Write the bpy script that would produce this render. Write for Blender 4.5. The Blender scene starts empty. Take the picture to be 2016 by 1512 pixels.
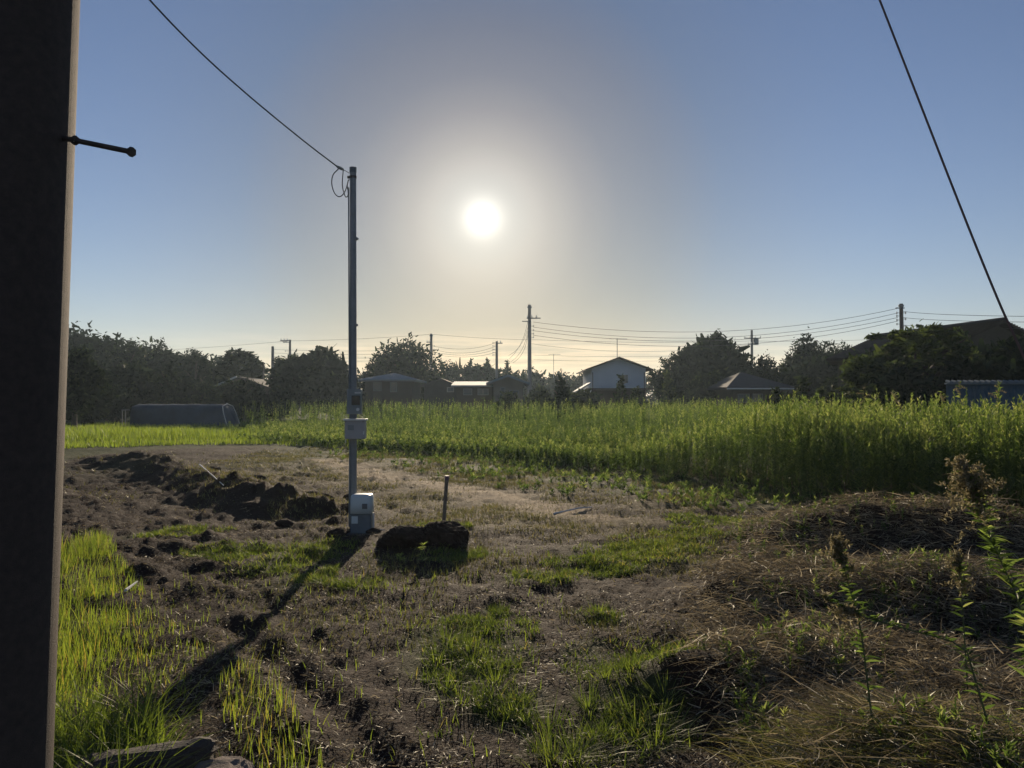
import bpy, bmesh, math, random
import numpy as np
from mathutils import Vector, Matrix

rng = np.random.default_rng(7)
random.seed(7)
S = bpy.context.scene
COL = S.collection
R = math.radians

# ------------------------------------------------------------------ camera
F = 1511.0                      # focal length in pixels of a 2016 wide frame
CAM = np.array([0.0, 0.0, 1.6])
PITCH = R(1.29)
cd = bpy.data.cameras.new("camera")
cam = bpy.data.objects.new("camera", cd)
COL.objects.link(cam)
cam.location = CAM
cam.rotation_euler = (R(90) + PITCH, 0, 0)
cd.sensor_width = 36.0
cd.lens = 36.0 * F / 2016
cd.clip_start = 0.05
cd.clip_end = 3000
S.camera = cam


def ray(u, v):
    a = (u - 1008) / F
    b = (756 - v) / F
    c, s = math.cos(PITCH), math.sin(PITCH)
    return np.array([a, c - b * s, s + b * c])


def P(u, v, d):
    """world point seen at photo pixel u,v at depth d along +Y"""
    r = ray(u, v)
    return CAM + r * (d / r[1])


def G(u, v, z=0.0):
    """point of the level z seen at photo pixel u,v"""
    r = ray(u, v)
    return CAM + r * ((z - CAM[2]) / r[2])


# ------------------------------------------------------------------ sun, sky
sv = ray(950, 430)
sv = sv / np.linalg.norm(sv)
SUN_EL = math.asin(sv[2])
SUN_AZ = math.atan2(sv[0], sv[1])          # from +Y towards +X

sl = bpy.data.lights.new("sun", "SUN")
sl.energy = 5.0
sl.angle = R(0.55)
sl.color = (1.0, 0.82, 0.60)
so = bpy.data.objects.new("sun", sl)
COL.objects.link(so)
so.rotation_euler = Vector((-sv[0], -sv[1], -sv[2])).to_track_quat('-Z', 'Y').to_euler()

W = bpy.data.worlds.new("World")
S.world = W
W.use_nodes = True
nt = W.node_tree
for n in list(nt.nodes):
    nt.nodes.remove(n)


class NB:
    """tiny node-building helper"""
    def __init__(s, nt): s.nt = nt
    def n(s, t, **kw):
        x = s.nt.nodes.new(t)
        for k, v in kw.items(): setattr(x, k, v)
        return x
    def l(s, a, b): s.nt.links.new(a, b)
    def val(s, sock, v):
        if hasattr(v, 'is_linked') or hasattr(v, 'links'): s.l(v, sock)
        else: sock.default_value = v
    def m(s, op, a, b=None, c=None, clamp=False):
        x = s.n('ShaderNodeMath', operation=op); x.use_clamp = clamp
        s.val(x.inputs[0], a)
        if b is not None: s.val(x.inputs[1], b)
        if c is not None: s.val(x.inputs[2], c)
        return x.outputs[0]
    def mix(s, fac, a, b, bt='MIX'):
        x = s.n('ShaderNodeMix', data_type='RGBA', blend_type=bt)
        s.val(x.inputs['Factor'], fac)
        s.val(x.inputs['A'], a if not isinstance(a, tuple) else (*a, 1)[:4])
        s.val(x.inputs['B'], b if not isinstance(b, tuple) else (*b, 1)[:4])
        return x.outputs['Result']
    def ramp(s, fac, stops, interp='LINEAR'):
        x = s.n('ShaderNodeValToRGB'); x.color_ramp.interpolation = interp
        e = x.color_ramp.elements
        while len(e) < len(stops): e.new(0.5)
        for i, (p, c) in enumerate(stops):
            e[i].position = p
            e[i].color = (*c, 1) if isinstance(c, tuple) else (c, c, c, 1)
        s.val(x.inputs[0], fac)
        return x.outputs[0]
    def noise(s, vec, scale, detail=4, rough=0.55, out='Fac'):
        x = s.n('ShaderNodeTexNoise')
        if vec is not None: s.l(vec, x.inputs['Vector'])
        x.inputs['Scale'].default_value = scale
        x.inputs['Detail'].default_value = detail
        x.inputs['Roughness'].default_value = rough
        return x.outputs[out]


b = NB(nt)
sky = b.n('ShaderNodeTexSky', sky_type='NISHITA')
sky.sun_disc = False
sky.sun_elevation = SUN_EL
sky.sun_rotation = SUN_AZ
sky.air_density = 1.0
sky.dust_density = 0.0
sky.ozone_density = 1.6
tc = b.n('ShaderNodeTexCoord')
sep = b.n('ShaderNodeSeparateXYZ'); b.l(tc.outputs['Generated'], sep.inputs[0])
dot = b.n('ShaderNodeVectorMath', operation='DOT_PRODUCT')
b.l(tc.outputs['Generated'], dot.inputs[0]); dot.inputs[1].default_value = tuple(sv)
ang = b.m('ARCCOSINE', b.m('MINIMUM', dot.outputs['Value'], 1.0))
deg = b.m('MULTIPLY', ang, 57.2958)
el = b.m('MULTIPLY', b.m('ARCSINE', sep.outputs['Z']), 57.2958)
az = b.m('MULTIPLY', b.m('ARCTAN2', sep.outputs['X'], sep.outputs['Y']), 57.2958)
# clear sky side on; dust veil and aureole of the low sun round it
SKY_K = 0.088
skyc = b.mix(1.0, sky.outputs[0], (SKY_K * 1.04, SKY_K * .95, SKY_K * 1.08, 1), 'MULTIPLY')
def gauss(x, w, k):
    return b.m('MULTIPLY', b.m('EXPONENT', b.m('MULTIPLY', b.m('POWER', b.m('DIVIDE', x, w), 2.0), -1.0)), k)
def addc(base, fac, col):
    v = b.n('ShaderNodeVectorMath', operation='SCALE')
    b.val(v.inputs[0], col); b.val(v.inputs['Scale'], fac)
    a = b.n('ShaderNodeVectorMath', operation='ADD'); b.l(base, a.inputs[0]); b.l(v.outputs[0], a.inputs[1])
    return a.outputs[0]
d30 = b.m('DIVIDE', deg, 30.0)
veil = b.ramp(d30, [(0.0, (.88, .75, .56)), (.27, (.88, .75, .56)), (.43, (.88, .78, .64)), (.57, (.95, .86, .78)), (.82, (1, 1, 1))], 'B_SPLINE')
glow = b.ramp(d30, [(0.0, (.74, .66, .53)), (.055, (.62, .54, .42)), (.09, (.53, .45, .34)), (.127, (.46, .37, .265)), (.17, (.34, .255, .17)), (.25, (.18, .12, .075)), (.33, (.09, .052, .032)), (.43, (.045, .02, .005)), (.57, (0, 0, 0))])
SKYOUT = b.mix(1.0, skyc, veil, 'MULTIPLY')
SKYOUT = addc(SKYOUT, 1.0, glow)
SKYOUT = addc(SKYOUT, gauss(deg, 1.15, .85), (1.0, 0.97, 0.88))
# evening dust reddens the low air under the sun
SKYOUT = b.mix(b.m('MULTIPLY', gauss(el, 10.0, 1.0), gauss(az, 30.0, 1.0)), SKYOUT, b.mix(1.0, SKYOUT, (1.02, .88, .77, 1), 'MULTIPLY'))
# thin low cloud bars near the horizon
cv = b.n('ShaderNodeCombineXYZ')
b.l(b.m('MULTIPLY', az, 0.06), cv.inputs[0]); b.l(b.m('MULTIPLY', el, 0.9), cv.inputs[1])
cn = b.ramp(b.noise(cv.outputs[0], 1.6, 5, 0.6), [(0.40, 0.0), (0.62, 1.0)])
cband = b.m('MULTIPLY', b.m('MULTIPLY', cn, gauss(b.m('SUBTRACT', el, 3.3), 1.3, 0.42)), gauss(b.m('SUBTRACT', az, 2.0), 20.0, 1.0))
SKYOUT = addc(SKYOUT, cband, (1.0, 0.66, 0.36))
bg = b.n('ShaderNodeBackground')
b.l(SKYOUT, bg.inputs[0]); bg.inputs[1].default_value = 0.71
wo = b.n('ShaderNodeOutputWorld'); b.l(bg.outputs[0], wo.inputs[0])

S.view_settings.view_transform = 'Standard'
S.view_settings.look = 'None'
S.view_settings.exposure = 0.32
S.view_settings.gamma = 1.0
S.view_settings.use_curve_mapping = False
S.render.engine = 'CYCLES'
S.cycles.max_bounces = 6
S.cycles.diffuse_bounces = 3
S.cycles.glossy_bounces = 2
S.cycles.transmission_bounces = 4
S.cycles.volume_bounces = 0
S.cycles.use_denoising = True


# ------------------------------------------------------------------ helpers
def smooth(a, b_, x):
    t = np.clip((x - a) / (b_ - a), 0, 1)
    return t * t * (3 - 2 * t)


def _h(ix, iy, seed):
    n = (ix.astype(np.int64) * 374761393 + iy.astype(np.int64) * 668265263 + seed * 982451653) & 0xffffffff
    n = ((n ^ (n >> 13)) * 1274126177) & 0xffffffff
    n = n ^ (n >> 16)
    return (n & 0xffffff) / float(0xffffff)


def vnoise(x, y, seed=0):
    ix = np.floor(x); iy = np.floor(y)
    fx = x - ix; fy = y - iy
    fx = fx * fx * (3 - 2 * fx); fy = fy * fy * (3 - 2 * fy)
    a = _h(ix, iy, seed); b_ = _h(ix + 1, iy, seed)
    c = _h(ix, iy + 1, seed); d = _h(ix + 1, iy + 1, seed)
    return (a * (1 - fx) + b_ * fx) * (1 - fy) + (c * (1 - fx) + d * fx) * fy


def fbm(x, y, scale, octs=4, seed=0, rough=0.5):
    s = 0; a = 1; t = 0
    for i in range(octs):
        s = s + a * vnoise(x * scale + 13.7 * i, y * scale - 7.1 * i, seed + i)
        t += a; a *= rough; scale *= 2.03
    return s / t


def seg_dist(x, y, pts):
    """distance to polyline and interpolated third value"""
    best = np.full(np.shape(x), 1e9); val = np.zeros(np.shape(x))
    for (x0, y0, h0), (x1, y1, h1) in zip(pts[:-1], pts[1:]):
        dx, dy = x1 - x0, y1 - y0
        t = np.clip(((x - x0) * dx + (y - y0) * dy) / (dx * dx + dy * dy), 0, 1)
        d = np.hypot(x - x0 - t * dx, y - y0 - t * dy)
        m = d < best
        best = np.where(m, d, best); val = np.where(m, h0 + t * (h1 - h0), val)
    return best, val


def gp(u, v, h=0.0):
    g = G(u, v); return (g[0], g[1], h)


RIDGE = [gp(215, 912, .26), gp(290, 920, .34), gp(350, 940, .30), gp(430, 965, .32), gp(520, 990, .29), gp(600, 1003, .22), (*gp(665, 1006)[:2], .16), (*gp(700, 1012)[:2], 0.05)]
RUT = [gp(455, 1222, 1), gp(520, 1285, 1), gp(600, 1350, 1), gp(680, 1420, 1), gp(790, 1540, 1)]
RUT2 = [gp(330, 1105, .4), gp(480, 1150, .5), gp(560, 1215, .5), gp(680, 1300, .4), gp(820, 1420, .3)]
TRACK = [gp(640, 905, 1), gp(760, 942, 1), gp(900, 962, 1), gp(1020, 985, 1), gp(1180, 1020, .7)]


def patch(u, v, ru, rv):
    c = G(u, v); n_ = G(u, v + rv); f_ = G(u, max(v - rv, 800))
    return (c[0], (n_[1] + f_[1]) / 2, ru * c[1] / F, max((f_[1] - n_[1]) / 2, 0.05))


def pmask(x, y, ps, ns=1.5, namp=0.7, seed=3):
    n_ = (fbm(x, y, ns, 3, seed) - 0.5) * 2 * namp
    best = np.zeros(np.shape(x))
    for (cx, cy, rx, ry) in ps:
        q = np.hypot((x - cx) / rx, (y - cy) / ry) + n_
        best = np.maximum(best, smooth(1.25, 0.65, q))
    return best


TURF = [patch(*p) for p in [(930, 1300, 125, 90), (900, 1230, 60, 30), (1000, 1390, 110, 60), (1230, 1400, 115, 75), (1290, 1330, 70, 40), (1160, 1300, 60, 40),
        (1180, 1480, 130, 60), (1290, 1440, 70, 50), (570, 1110, 85, 50), (600, 1140, 60, 24), (710, 1152, 55, 14), (330, 1054, 90, 14),
        (1230, 1098, 130, 26), (1330, 1070, 90, 24), (1170, 1125, 50, 14), (1180, 1222, 45, 18), (975, 1203, 28, 14),
        (1060, 1140, 70, 12), (900, 1095, 50, 12), (430, 1090, 60, 14), (1430, 1025, 90, 12), (860, 1040, 60, 12)]]
DRY = [patch(*p) for p in [(680, 930, 190, 34), (830, 985, 190, 40), (1030, 960, 150, 24), (980, 1020, 180, 18), (1180, 1035, 140, 20), (600, 900, 110, 14), (1300, 990, 120, 16)]]
WEEDY = [patch(*p) for p in [(950, 915, 120, 16), (1150, 935, 160, 24), (1350, 960, 170, 26), (1500, 985, 120, 18), (760, 895, 90, 8)]]


def straw_mask(x, y):
    # right hand heap of cut weeds: right of a diagonal line, from about 2 m to 9 m away
    lx = 0.95 + 0.10 * (y - 2.0) + 0.35 * (fbm(x, y, 0.7, 3, 21) - .5) + smooth(5.5, 8.2, y) * 0.9
    return smooth(-0.25, 0.35, x - lx) * smooth(9.6, 8.6, y + 0.5 * (fbm(x, y, 1.2, 2, 5) - .5)) * smooth(-1.5, 0.5, y)


EDGE = [(-80, 26.5)] + [tuple(G(u, v)[:2]) for u, v in [(125, 884), (330, 878), (560, 876), (700, 888), (860, 896), (960, 905), (1080, 918), (1250, 935), (1450, 955), (1600, 985), (1800, 1003), (2016, 1018), (2500, 1030)]]
EX = np.array([e[0] for e in EDGE]); EY = np.array([e[1] for e in EDGE])

BUMPS = []
for (u, v, dz, ru, h) in [(868, 1085, 8.3, .34, .13), (800, 1088, 8.35, .30, .11), (1590, 1010, 8.6, .9, .30), (1750, 1015, 8.3, .9, .34), (1900, 1020, 8.0, .9, .34), (2050, 1030, 7.6, 1.0, .30), (1480, 1060, 7.2, .7, .20),
                          (1330, 1130, 5.3, .55, .20), (1420, 1110, 6.1, .6, .24), (1620, 1100, 6.2, .7, .30), (1800, 1090, 6.0, .7, .36), (1960, 1100, 5.6, .7, .36),
                          (1370, 1200, 4.3, .38, .32), (1560, 1200, 4.6, .4, .14), (1290, 1250, 4.3, .4, .10),
                          (1700, 1330, 3.1, .5, .13), (1880, 1300, 3.0, .5, .20), (2040, 1290, 2.9, .6, .24), (1560, 1370, 3.0, .35, .10), (1950, 1450, 2.4, .5, .12)]:
    BUMPS.append(((u - 1008) / F * dz, dz, ru, h * (.50 if dz < 8 else .8)))


def H(x, y, fine=True):
    x = np.asarray(x, float); y = np.asarray(y, float)
    r = np.hypot(x, y)
    z = (fbm(x, y, 0.35, 3, 40) - .5) * 0.10 * smooth(1, 6, r)
    d, h = seg_dist(x, y, RIDGE)
    wob = fbm(x, y, 1.7, 3, 11)
    rg = smooth(1.0, 0.0, d / (0.85 + 1.3 * h) + .35 * (wob - .5))
    z = z + h * 1.02 * (0.40 + 1.1 * wob) * rg ** 1.25 + rg * .17 * (fbm(x, y, 5.0, 4, 12, .65) - .5) * smooth(0, .2, h)
    d, h = seg_dist(x, y, RUT)
    z = z - 0.036 * h * smooth(0.14, 0.02, d) + 0.015 * smooth(0.13, 0.2, d) * smooth(0.34, 0.2, d)
    d, h = seg_dist(x, y, RUT2)
    z = z - 0.05 * h * smooth(0.16, 0.03, d)
    for (bx, by, br, bh) in BUMPS:
        q = np.hypot(x - bx, y - by) / br
        z = z + bh * np.exp(-q * q * 1.6)
    sm = straw_mask(x, y)
    z = z + sm * (0.02 + 0.22 * (fbm(x, y, 2.4, 5, 61, .65) - 0.40))
    # bank at the lower left where the stone lies
    z = z + 0.06 * smooth(-0.9, -1.6, x) * smooth(5, 3.5, y) * smooth(1.5, 3, y)
    # wooded rise on the left
    z = z + 7.0 * np.exp(-(((x + 78) / 34) ** 2 + ((y - 112) / 34) ** 2))
    z = z + .07 * (fbm(x * .45, y * 1.5, 1.1, 4, 88, .6) - .5) * smooth(6.5, 9, y) * smooth(40, 20, y)
    if fine:
        k = smooth(60, 22, r) * (1 - .6 * smooth(7, 3, r) * smooth(-1.5, 0, x) )
        til = smooth(0.3, 0.75, fbm(x, y, 0.5, 2, 77))
        cl = np.abs(fbm(x + .3 * fbm(x, y, 4, 2, 58), y, 7.0, 3, 55, .6) - .5)
        pl = smooth(-1.2, -2.4, x) * smooth(5.5, 7, y) * smooth(24, 18, y)
        z = z + pl * (fbm(x, y, 3.4, 4, 53, .65) - .5) * .16
        z = z + k * ((fbm(x, y, 2.6, 5, 50, 0.62) - .5) * (0.085 + .05 * til) - cl * (.045 + .045 * til) * (1 - .6 * smooth(6.5, 4.5, r)))
    return z


def mesh_obj(name, verts, faces, mat, parent=None, attrs=None, smooth_=False):
    """verts (N,3) array, faces list of int arrays each (M,k) -> ONE mesh object"""
    me = bpy.data.meshes.new(name)
    verts = np.ascontiguousarray(verts, dtype=np.float32)
    if not isinstance(faces, (list, tuple)): faces = [faces]
    me.vertices.add(len(verts)); me.vertices.foreach_set("co", verts.ravel())
    tot = []; idx = []
    for f in faces:
        f = np.asarray(f, dtype=np.int32)
        idx.append(f.ravel()); tot.append(np.full(len(f), f.shape[1], dtype=np.int32))
    idx = np.concatenate(idx); tot = np.concatenate(tot)
    start = np.concatenate([[0], np.cumsum(tot)[:-1]]).astype(np.int32)
    me.loops.add(len(idx)); me.loops.foreach_set("vertex_index", idx)
    me.polygons.add(len(tot)); me.polygons.foreach_set("loop_start", start)
    me.polygons.foreach_set("loop_total", tot)
    if smooth_: me.polygons.foreach_set("use_smooth", np.ones(len(tot), dtype=bool))
    me.update(calc_edges=True)
    for k, v in (attrs or {}).items():
        v = np.asarray(v, dtype=np.float32)
        if v.ndim == 1:
            a = me.attributes.new(k, 'FLOAT', 'POINT'); a.data.foreach_set("value", v)
        else:
            a = me.attributes.new(k, 'FLOAT_COLOR', 'POINT'); a.data.foreach_set("color", np.ascontiguousarray(v).ravel())
    me.materials.append(mat)
    o = bpy.data.objects.new(name, me); COL.objects.link(o)
    if parent is not None: o.parent = parent
    return o


def strips(p, d0, bend, side, L, w, nseg=3, prof=None, tint=None):
    """curved ribbons. p,d0,bend,side (N,3); L,w (N,)"""
    N = len(p); prof = prof or [1 - (i / nseg) ** 1.6 * 0.92 for i in range(nseg + 1)]
    V = np.empty((N, (nseg + 1) * 2, 3), dtype=np.float32)
    for i in range(nseg + 1):
        t = i / nseg
        c = p + d0 * (L * t)[:, None] + bend * (L * t * t)[:, None]
        o = side * (w * 0.5 * prof[i])[:, None]
        V[:, 2 * i] = c - o; V[:, 2 * i + 1] = c + o
    base = (np.arange(N) * (nseg + 1) * 2)[:, None]
    fs = [base + np.array([[2 * i, 2 * i + 1, 2 * i + 3, 2 * i + 2]]) for i in range(nseg)]
    Fc = np.concatenate(fs, 0)
    T = np.repeat(tint if tint is not None else rng.random(N), (nseg + 1) * 2)
    return V.reshape(-1, 3), Fc, T


def merge(parts):
    vs, fs, ts, off = [], {}, [], 0
    for (v, f, t) in parts:
        vs.append(v); ts.append(t)
        for ff in (f if isinstance(f, list) else [f]):
            fs.setdefault(ff.shape[1], []).append(ff + off)
        off += len(v)
    return np.concatenate(vs), [np.concatenate(a) for a in fs.values()], np.concatenate(ts)


def unit(n, up=None, spread=1.0):
    v = rng.normal(size=(n, 3)) * spread
    if up is not None: v = v + np.array(up)
    return v / np.linalg.norm(v, axis=1, keepdims=True)


def norm(v): return v / (np.linalg.norm(v, axis=-1, keepdims=True) + 1e-9)


def setp(o, label=None, cat=None, group=None, kind=None):
    if label: o['label'] = label
    if cat: o['category'] = cat
    if group: o['group'] = group
    if kind: o['kind'] = kind
    return o


def empty(name, loc, label, cat, group=None):
    o = bpy.data.objects.new(name, None); COL.objects.link(o)
    o.location = tuple(float(c) for c in loc); o.empty_display_size = 0.2
    return setp(o, label, cat, group)


class MB:
    """bmesh collector; build() makes ONE object"""
    def __init__(s): s.bm = bmesh.new()
    def box(s, c, size, rz=0, bevel=0, rot=None):
        r = bmesh.ops.create_cube(s.bm, size=1.0)
        M = Matrix.Translation(Vector([float(q) for q in c])) @ (rot.to_4x4() if rot else Matrix.Rotation(rz, 4, 'Z')) @ Matrix.Diagonal((*[float(q) for q in size], 1))
        bmesh.ops.transform(s.bm, matrix=M, verts=r['verts'])
        if bevel:
            es = {e for v in r['verts'] for e in v.link_edges}
            bmesh.ops.bevel(s.bm, geom=list(es), offset=bevel, segments=2, affect='EDGES', profile=0.5)
        return s
    def tube(s, pts, rad, seg=10, cap=True):
        pts = [Vector([float(q) for q in p]) for p in pts]
        rad = rad if hasattr(rad, '__len__') else [rad] * len(pts)
        rings = []
        for i, p in enumerate(pts):
            t = (pts[min(i + 1, len(pts) - 1)] - pts[max(i - 1, 0)]).normalized()
            a = t.orthogonal().normalized() if i == 0 else (rings[-1][1] - t * rings[-1][1].dot(t)).normalized()
            c = t.cross(a)
            rings.append(([s.bm.verts.new(p + (a * math.cos(2 * math.pi * k / seg) + c * math.sin(2 * math.pi * k / seg)) * rad[i]) for k in range(seg)], a))
        for (r0, _), (r1, _) in zip(rings[:-1], rings[1:]):
            for k in range(seg): s.bm.faces.new((r0[k], r0[(k + 1) % seg], r1[(k + 1) % seg], r1[k]))
        if cap:
            s.bm.faces.new(rings[0][0][::-1]); s.bm.faces.new(rings[-1][0])
        return s
    def poly(s, pts):
        s.bm.faces.new([s.bm.verts.new(Vector([float(q) for q in p])) for p in pts]); return s
    def prism(s, outline, y0, y1):
        """outline in x,z extruded along y"""
        a = [s.bm.verts.new((x, y0, z)) for x, z in outline]; c = [s.bm.verts.new((x, y1, z)) for x, z in outline]
        n_ = len(a)
        s.bm.faces.new(a[::-1]); s.bm.faces.new(c)
        for i in range(n_): s.bm.faces.new((a[i], a[(i + 1) % n_], c[(i + 1) % n_], c[i]))
        return s
    def xf(s, M): bmesh.ops.transform(s.bm, matrix=M, verts=s.bm.verts); return s
    def build(s, name, mat, parent=None, smooth_=False, world=True):
        bmesh.ops.recalc_face_normals(s.bm, faces=s.bm.faces)
        me = bpy.data.meshes.new(name)
        if parent is not None and world:
            M = Matrix.Identity(4); q = parent
            while q is not None: M = M @ Matrix.Translation(-q.location); q = q.parent
            bmesh.ops.transform(s.bm, matrix=M, verts=s.bm.verts)
        s.bm.to_mesh(me); s.bm.free()
        if smooth_: me.polygons.foreach_set("use_smooth", np.ones(len(me.polygons), dtype=bool))
        me.materials.append(mat)
        o = bpy.data.objects.new(name, me); COL.objects.link(o)
        if parent is not None: o.parent = parent
        return o


# ------------------------------------------------------------------ materials
def newmat(name):
    m = bpy.data.materials.new(name); m.use_nodes = True
    t = m.node_tree
    for n in list(t.nodes): t.nodes.remove(n)
    q = NB(t); out = q.n('ShaderNodeOutputMaterial')
    return m, q, out


def leafmat(name, stops, trans=0.45, gloss=0.06, rough=0.45, tgain=(1.15, 1.25, 0.55)):
    m, q, out = newmat(name)
    at = q.n('ShaderNodeAttribute', attribute_name='tint')
    c = q.ramp(at.outputs['Fac'], stops)
    d = q.n('ShaderNodeBsdfDiffuse'); q.l(c, d.inputs[0])
    t = q.n('ShaderNodeBsdfTranslucent'); q.l(q.mix(1.0, c, tgain, 'MULTIPLY'), t.inputs[0])
    ms = q.n('ShaderNodeMixShader'); ms.inputs[0].default_value = trans
    q.l(d.outputs[0], ms.inputs[1]); q.l(t.outputs[0], ms.inputs[2])
    g = q.n('ShaderNodeBsdfGlossy'); g.inputs['Roughness'].default_value = rough; g.inputs[0].default_value = (.9, .9, .85, 1)
    m2 = q.n('ShaderNodeMixShader'); m2.inputs[0].default_value = gloss
    q.l(ms.outputs[0], m2.inputs[1]); q.l(g.outputs[0], m2.inputs[2])
    q.l(m2.outputs[0], out.inputs[0])
    return m


def solid(name, col, rough=0.6, metal=0.0, var=0.25, scale=6.0, bump=0.0, spec=0.5):
    m, q, out = newmat(name)
    g = q.n('ShaderNodeTexCoord')
    n_ = q.noise(g.outputs['Object'], scale, 5, 0.6)
    c = q.ramp(n_, [(0.25, tuple(x * (1 - var) for x in col)), (0.75, tuple(min(1, x * (1 + var)) for x in col))])
    p = q.n('ShaderNodeBsdfPrincipled'); q.l(c, p.inputs['Base Color'])
    p.inputs['Roughness'].default_value = rough; p.inputs['Metallic'].default_value = metal
    p.inputs['Specular IOR Level'].default_value = spec
    if bump:
        bn = q.n('ShaderNodeBump'); bn.inputs['Strength'].default_value = bump; bn.inputs['Distance'].default_value = 0.01
        q.l(q.noise(g.outputs['Object'], scale * 8, 4, 0.6), bn.inputs['Height']); q.l(bn.outputs[0], p.inputs['Normal'])
    q.l(p.outputs[0], out.inputs[0])
    return m


M_grass = leafmat('grass_blade', [(0.0, (.05, .07, .018)), (0.45, (.10, .14, .032)), (0.8, (.20, .24, .06)), (1.0, (.34, .27, .13))], 0.6, 0.03, tgain=(1.35, 1.4, .6))
M_bright = leafmat('young_grass_blade', [(0.0, (.10, .14, .028)), (0.5, (.18, .235, .045)), (0.85, (.27, .30, .065)), (1.0, (.40, .28, .11))], 0.6, 0.04)
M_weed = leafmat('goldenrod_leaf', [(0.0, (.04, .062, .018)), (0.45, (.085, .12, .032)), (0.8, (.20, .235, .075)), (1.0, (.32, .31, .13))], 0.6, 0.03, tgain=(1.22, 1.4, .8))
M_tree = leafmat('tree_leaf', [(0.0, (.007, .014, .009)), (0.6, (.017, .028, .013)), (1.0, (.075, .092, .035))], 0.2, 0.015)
M_mimosa = leafmat('silk_tree_leaf', [(0.0, (.025, .038, .015)), (0.6, (.065, .085, .03)), (1.0, (.16, .18, .06))], 0.42, 0.03)
M_straw = leafmat('straw', [(0.0, (.065, .054, .038)), (0.4, (.19, .16, .11)), (0.85, (.36, .31, .21)), (1.0, (.56, .50, .38))], 0.40, 0.035, 0.45, (1.0, .96, .85))
M_olive = leafmat('wilted_grass', [(0.0, (.06, .075, .02)), (0.5, (.155, .155, .055)), (0.9, (.26, .22, .11)), (1.0, (.5, .45, .30))], 0.45, 0.045, 0.4, (1.1, 1.08, .7))
M_brownweed = leafmat('faded_flower_head', [(0.0, (.10, .095, .045)), (0.6, (.23, .19, .11)), (1.0, (.36, .33, .24))], 0.55, 0.02, tgain=(1, 1, .9))
M_bark = solid('bark', (.05, .038, .028), 0.9, bump=0.6)
M_stem = solid('green_stem', (.07, .085, .03), 0.7)
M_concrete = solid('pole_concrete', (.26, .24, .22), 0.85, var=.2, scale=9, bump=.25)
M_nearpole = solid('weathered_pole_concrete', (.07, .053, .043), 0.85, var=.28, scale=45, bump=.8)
M_steel = solid('galvanised_steel', (.20, .21, .22), 0.5, 0.3, var=.15, scale=14)
M_bolt = solid('rusty_bolt_steel', (.08, .065, .055), 0.6, 0.6, var=.4, scale=40)
M_cable = solid('black_cable', (.025, .025, .027), 0.5)
M_wire = solid('line_wire', (.06, .06, .06), 0.6)
M_box = solid('grey_box_paint', (.34, .33, .33), 0.5, var=.08)
M_meter = solid('meter_grey', (.20, .22, .22), 0.45, var=.1)
M_darkglass = solid('meter_window', (.03, .035, .04), 0.15)
M_pump = solid('pump_cover_plastic', (.45, .52, .55), 0.45, var=.06)
M_pumpbase = solid('pump_base', (.10, .13, .15), 0.5)
M_labelw = solid('pale_label', (.6, .6, .58), 0.5, var=.05)
M_labeld = solid('dark_plate', (.10, .11, .12), 0.5)
M_wood = solid('weathered_wood', (.16, .13, .10), 0.9, var=.35, scale=20, bump=.5)
M_stone = solid('stone', (.055, .045, .038), 0.95, var=.4, scale=9, bump=.8)
M_clod = solid('dry_earth', (.042, .029, .022), 1.0, var=.5, scale=14, bump=1.0, spec=.1)
M_plaster = solid('white_plaster', (.40, .45, .50), 0.8, var=.06, scale=1.5)
M_beige = solid('beige_plaster', (.13, .12, .10), 0.9, var=.15, scale=1.5)
M_brownwall = solid('brown_boards', (.055, .042, .036), 0.85, var=.2, scale=2)
M_roofgrey = solid('grey_roof_tiles', (.045, .045, .05), 0.85, var=.2, scale=3, spec=.12)
M_roofblue = solid('pale_metal_roof', (.15, .19, .22), 0.8, 0.0, var=.15, scale=2, spec=.15)
M_roofbrown = solid('brown_roof_tiles', (.045, .035, .03), 0.85, var=.25, scale=3, spec=.12)
M_winframe = solid('dull_window_frame', (.12, .13, .14), 0.6, var=.1)
M_darkwall = solid('dark_brown_wall', (.055, .047, .038), .9, var=.2, scale=2)
M_glass = solid('window_glass', (.06, .08, .10), 0.1, var=.1)
M_trim = solid('pale_trim', (.65, .65, .62), 0.5, var=.05)
M_fence = solid('blue_grey_metal_sheet', (.05, .085, .115), 0.7, 0.0, var=.15, scale=2, spec=.15)
M_sheet = solid('dark_blue_plastic_sheet', (.03, .055, .085), 0.7, var=.35, scale=1.2, spec=.15)


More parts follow.
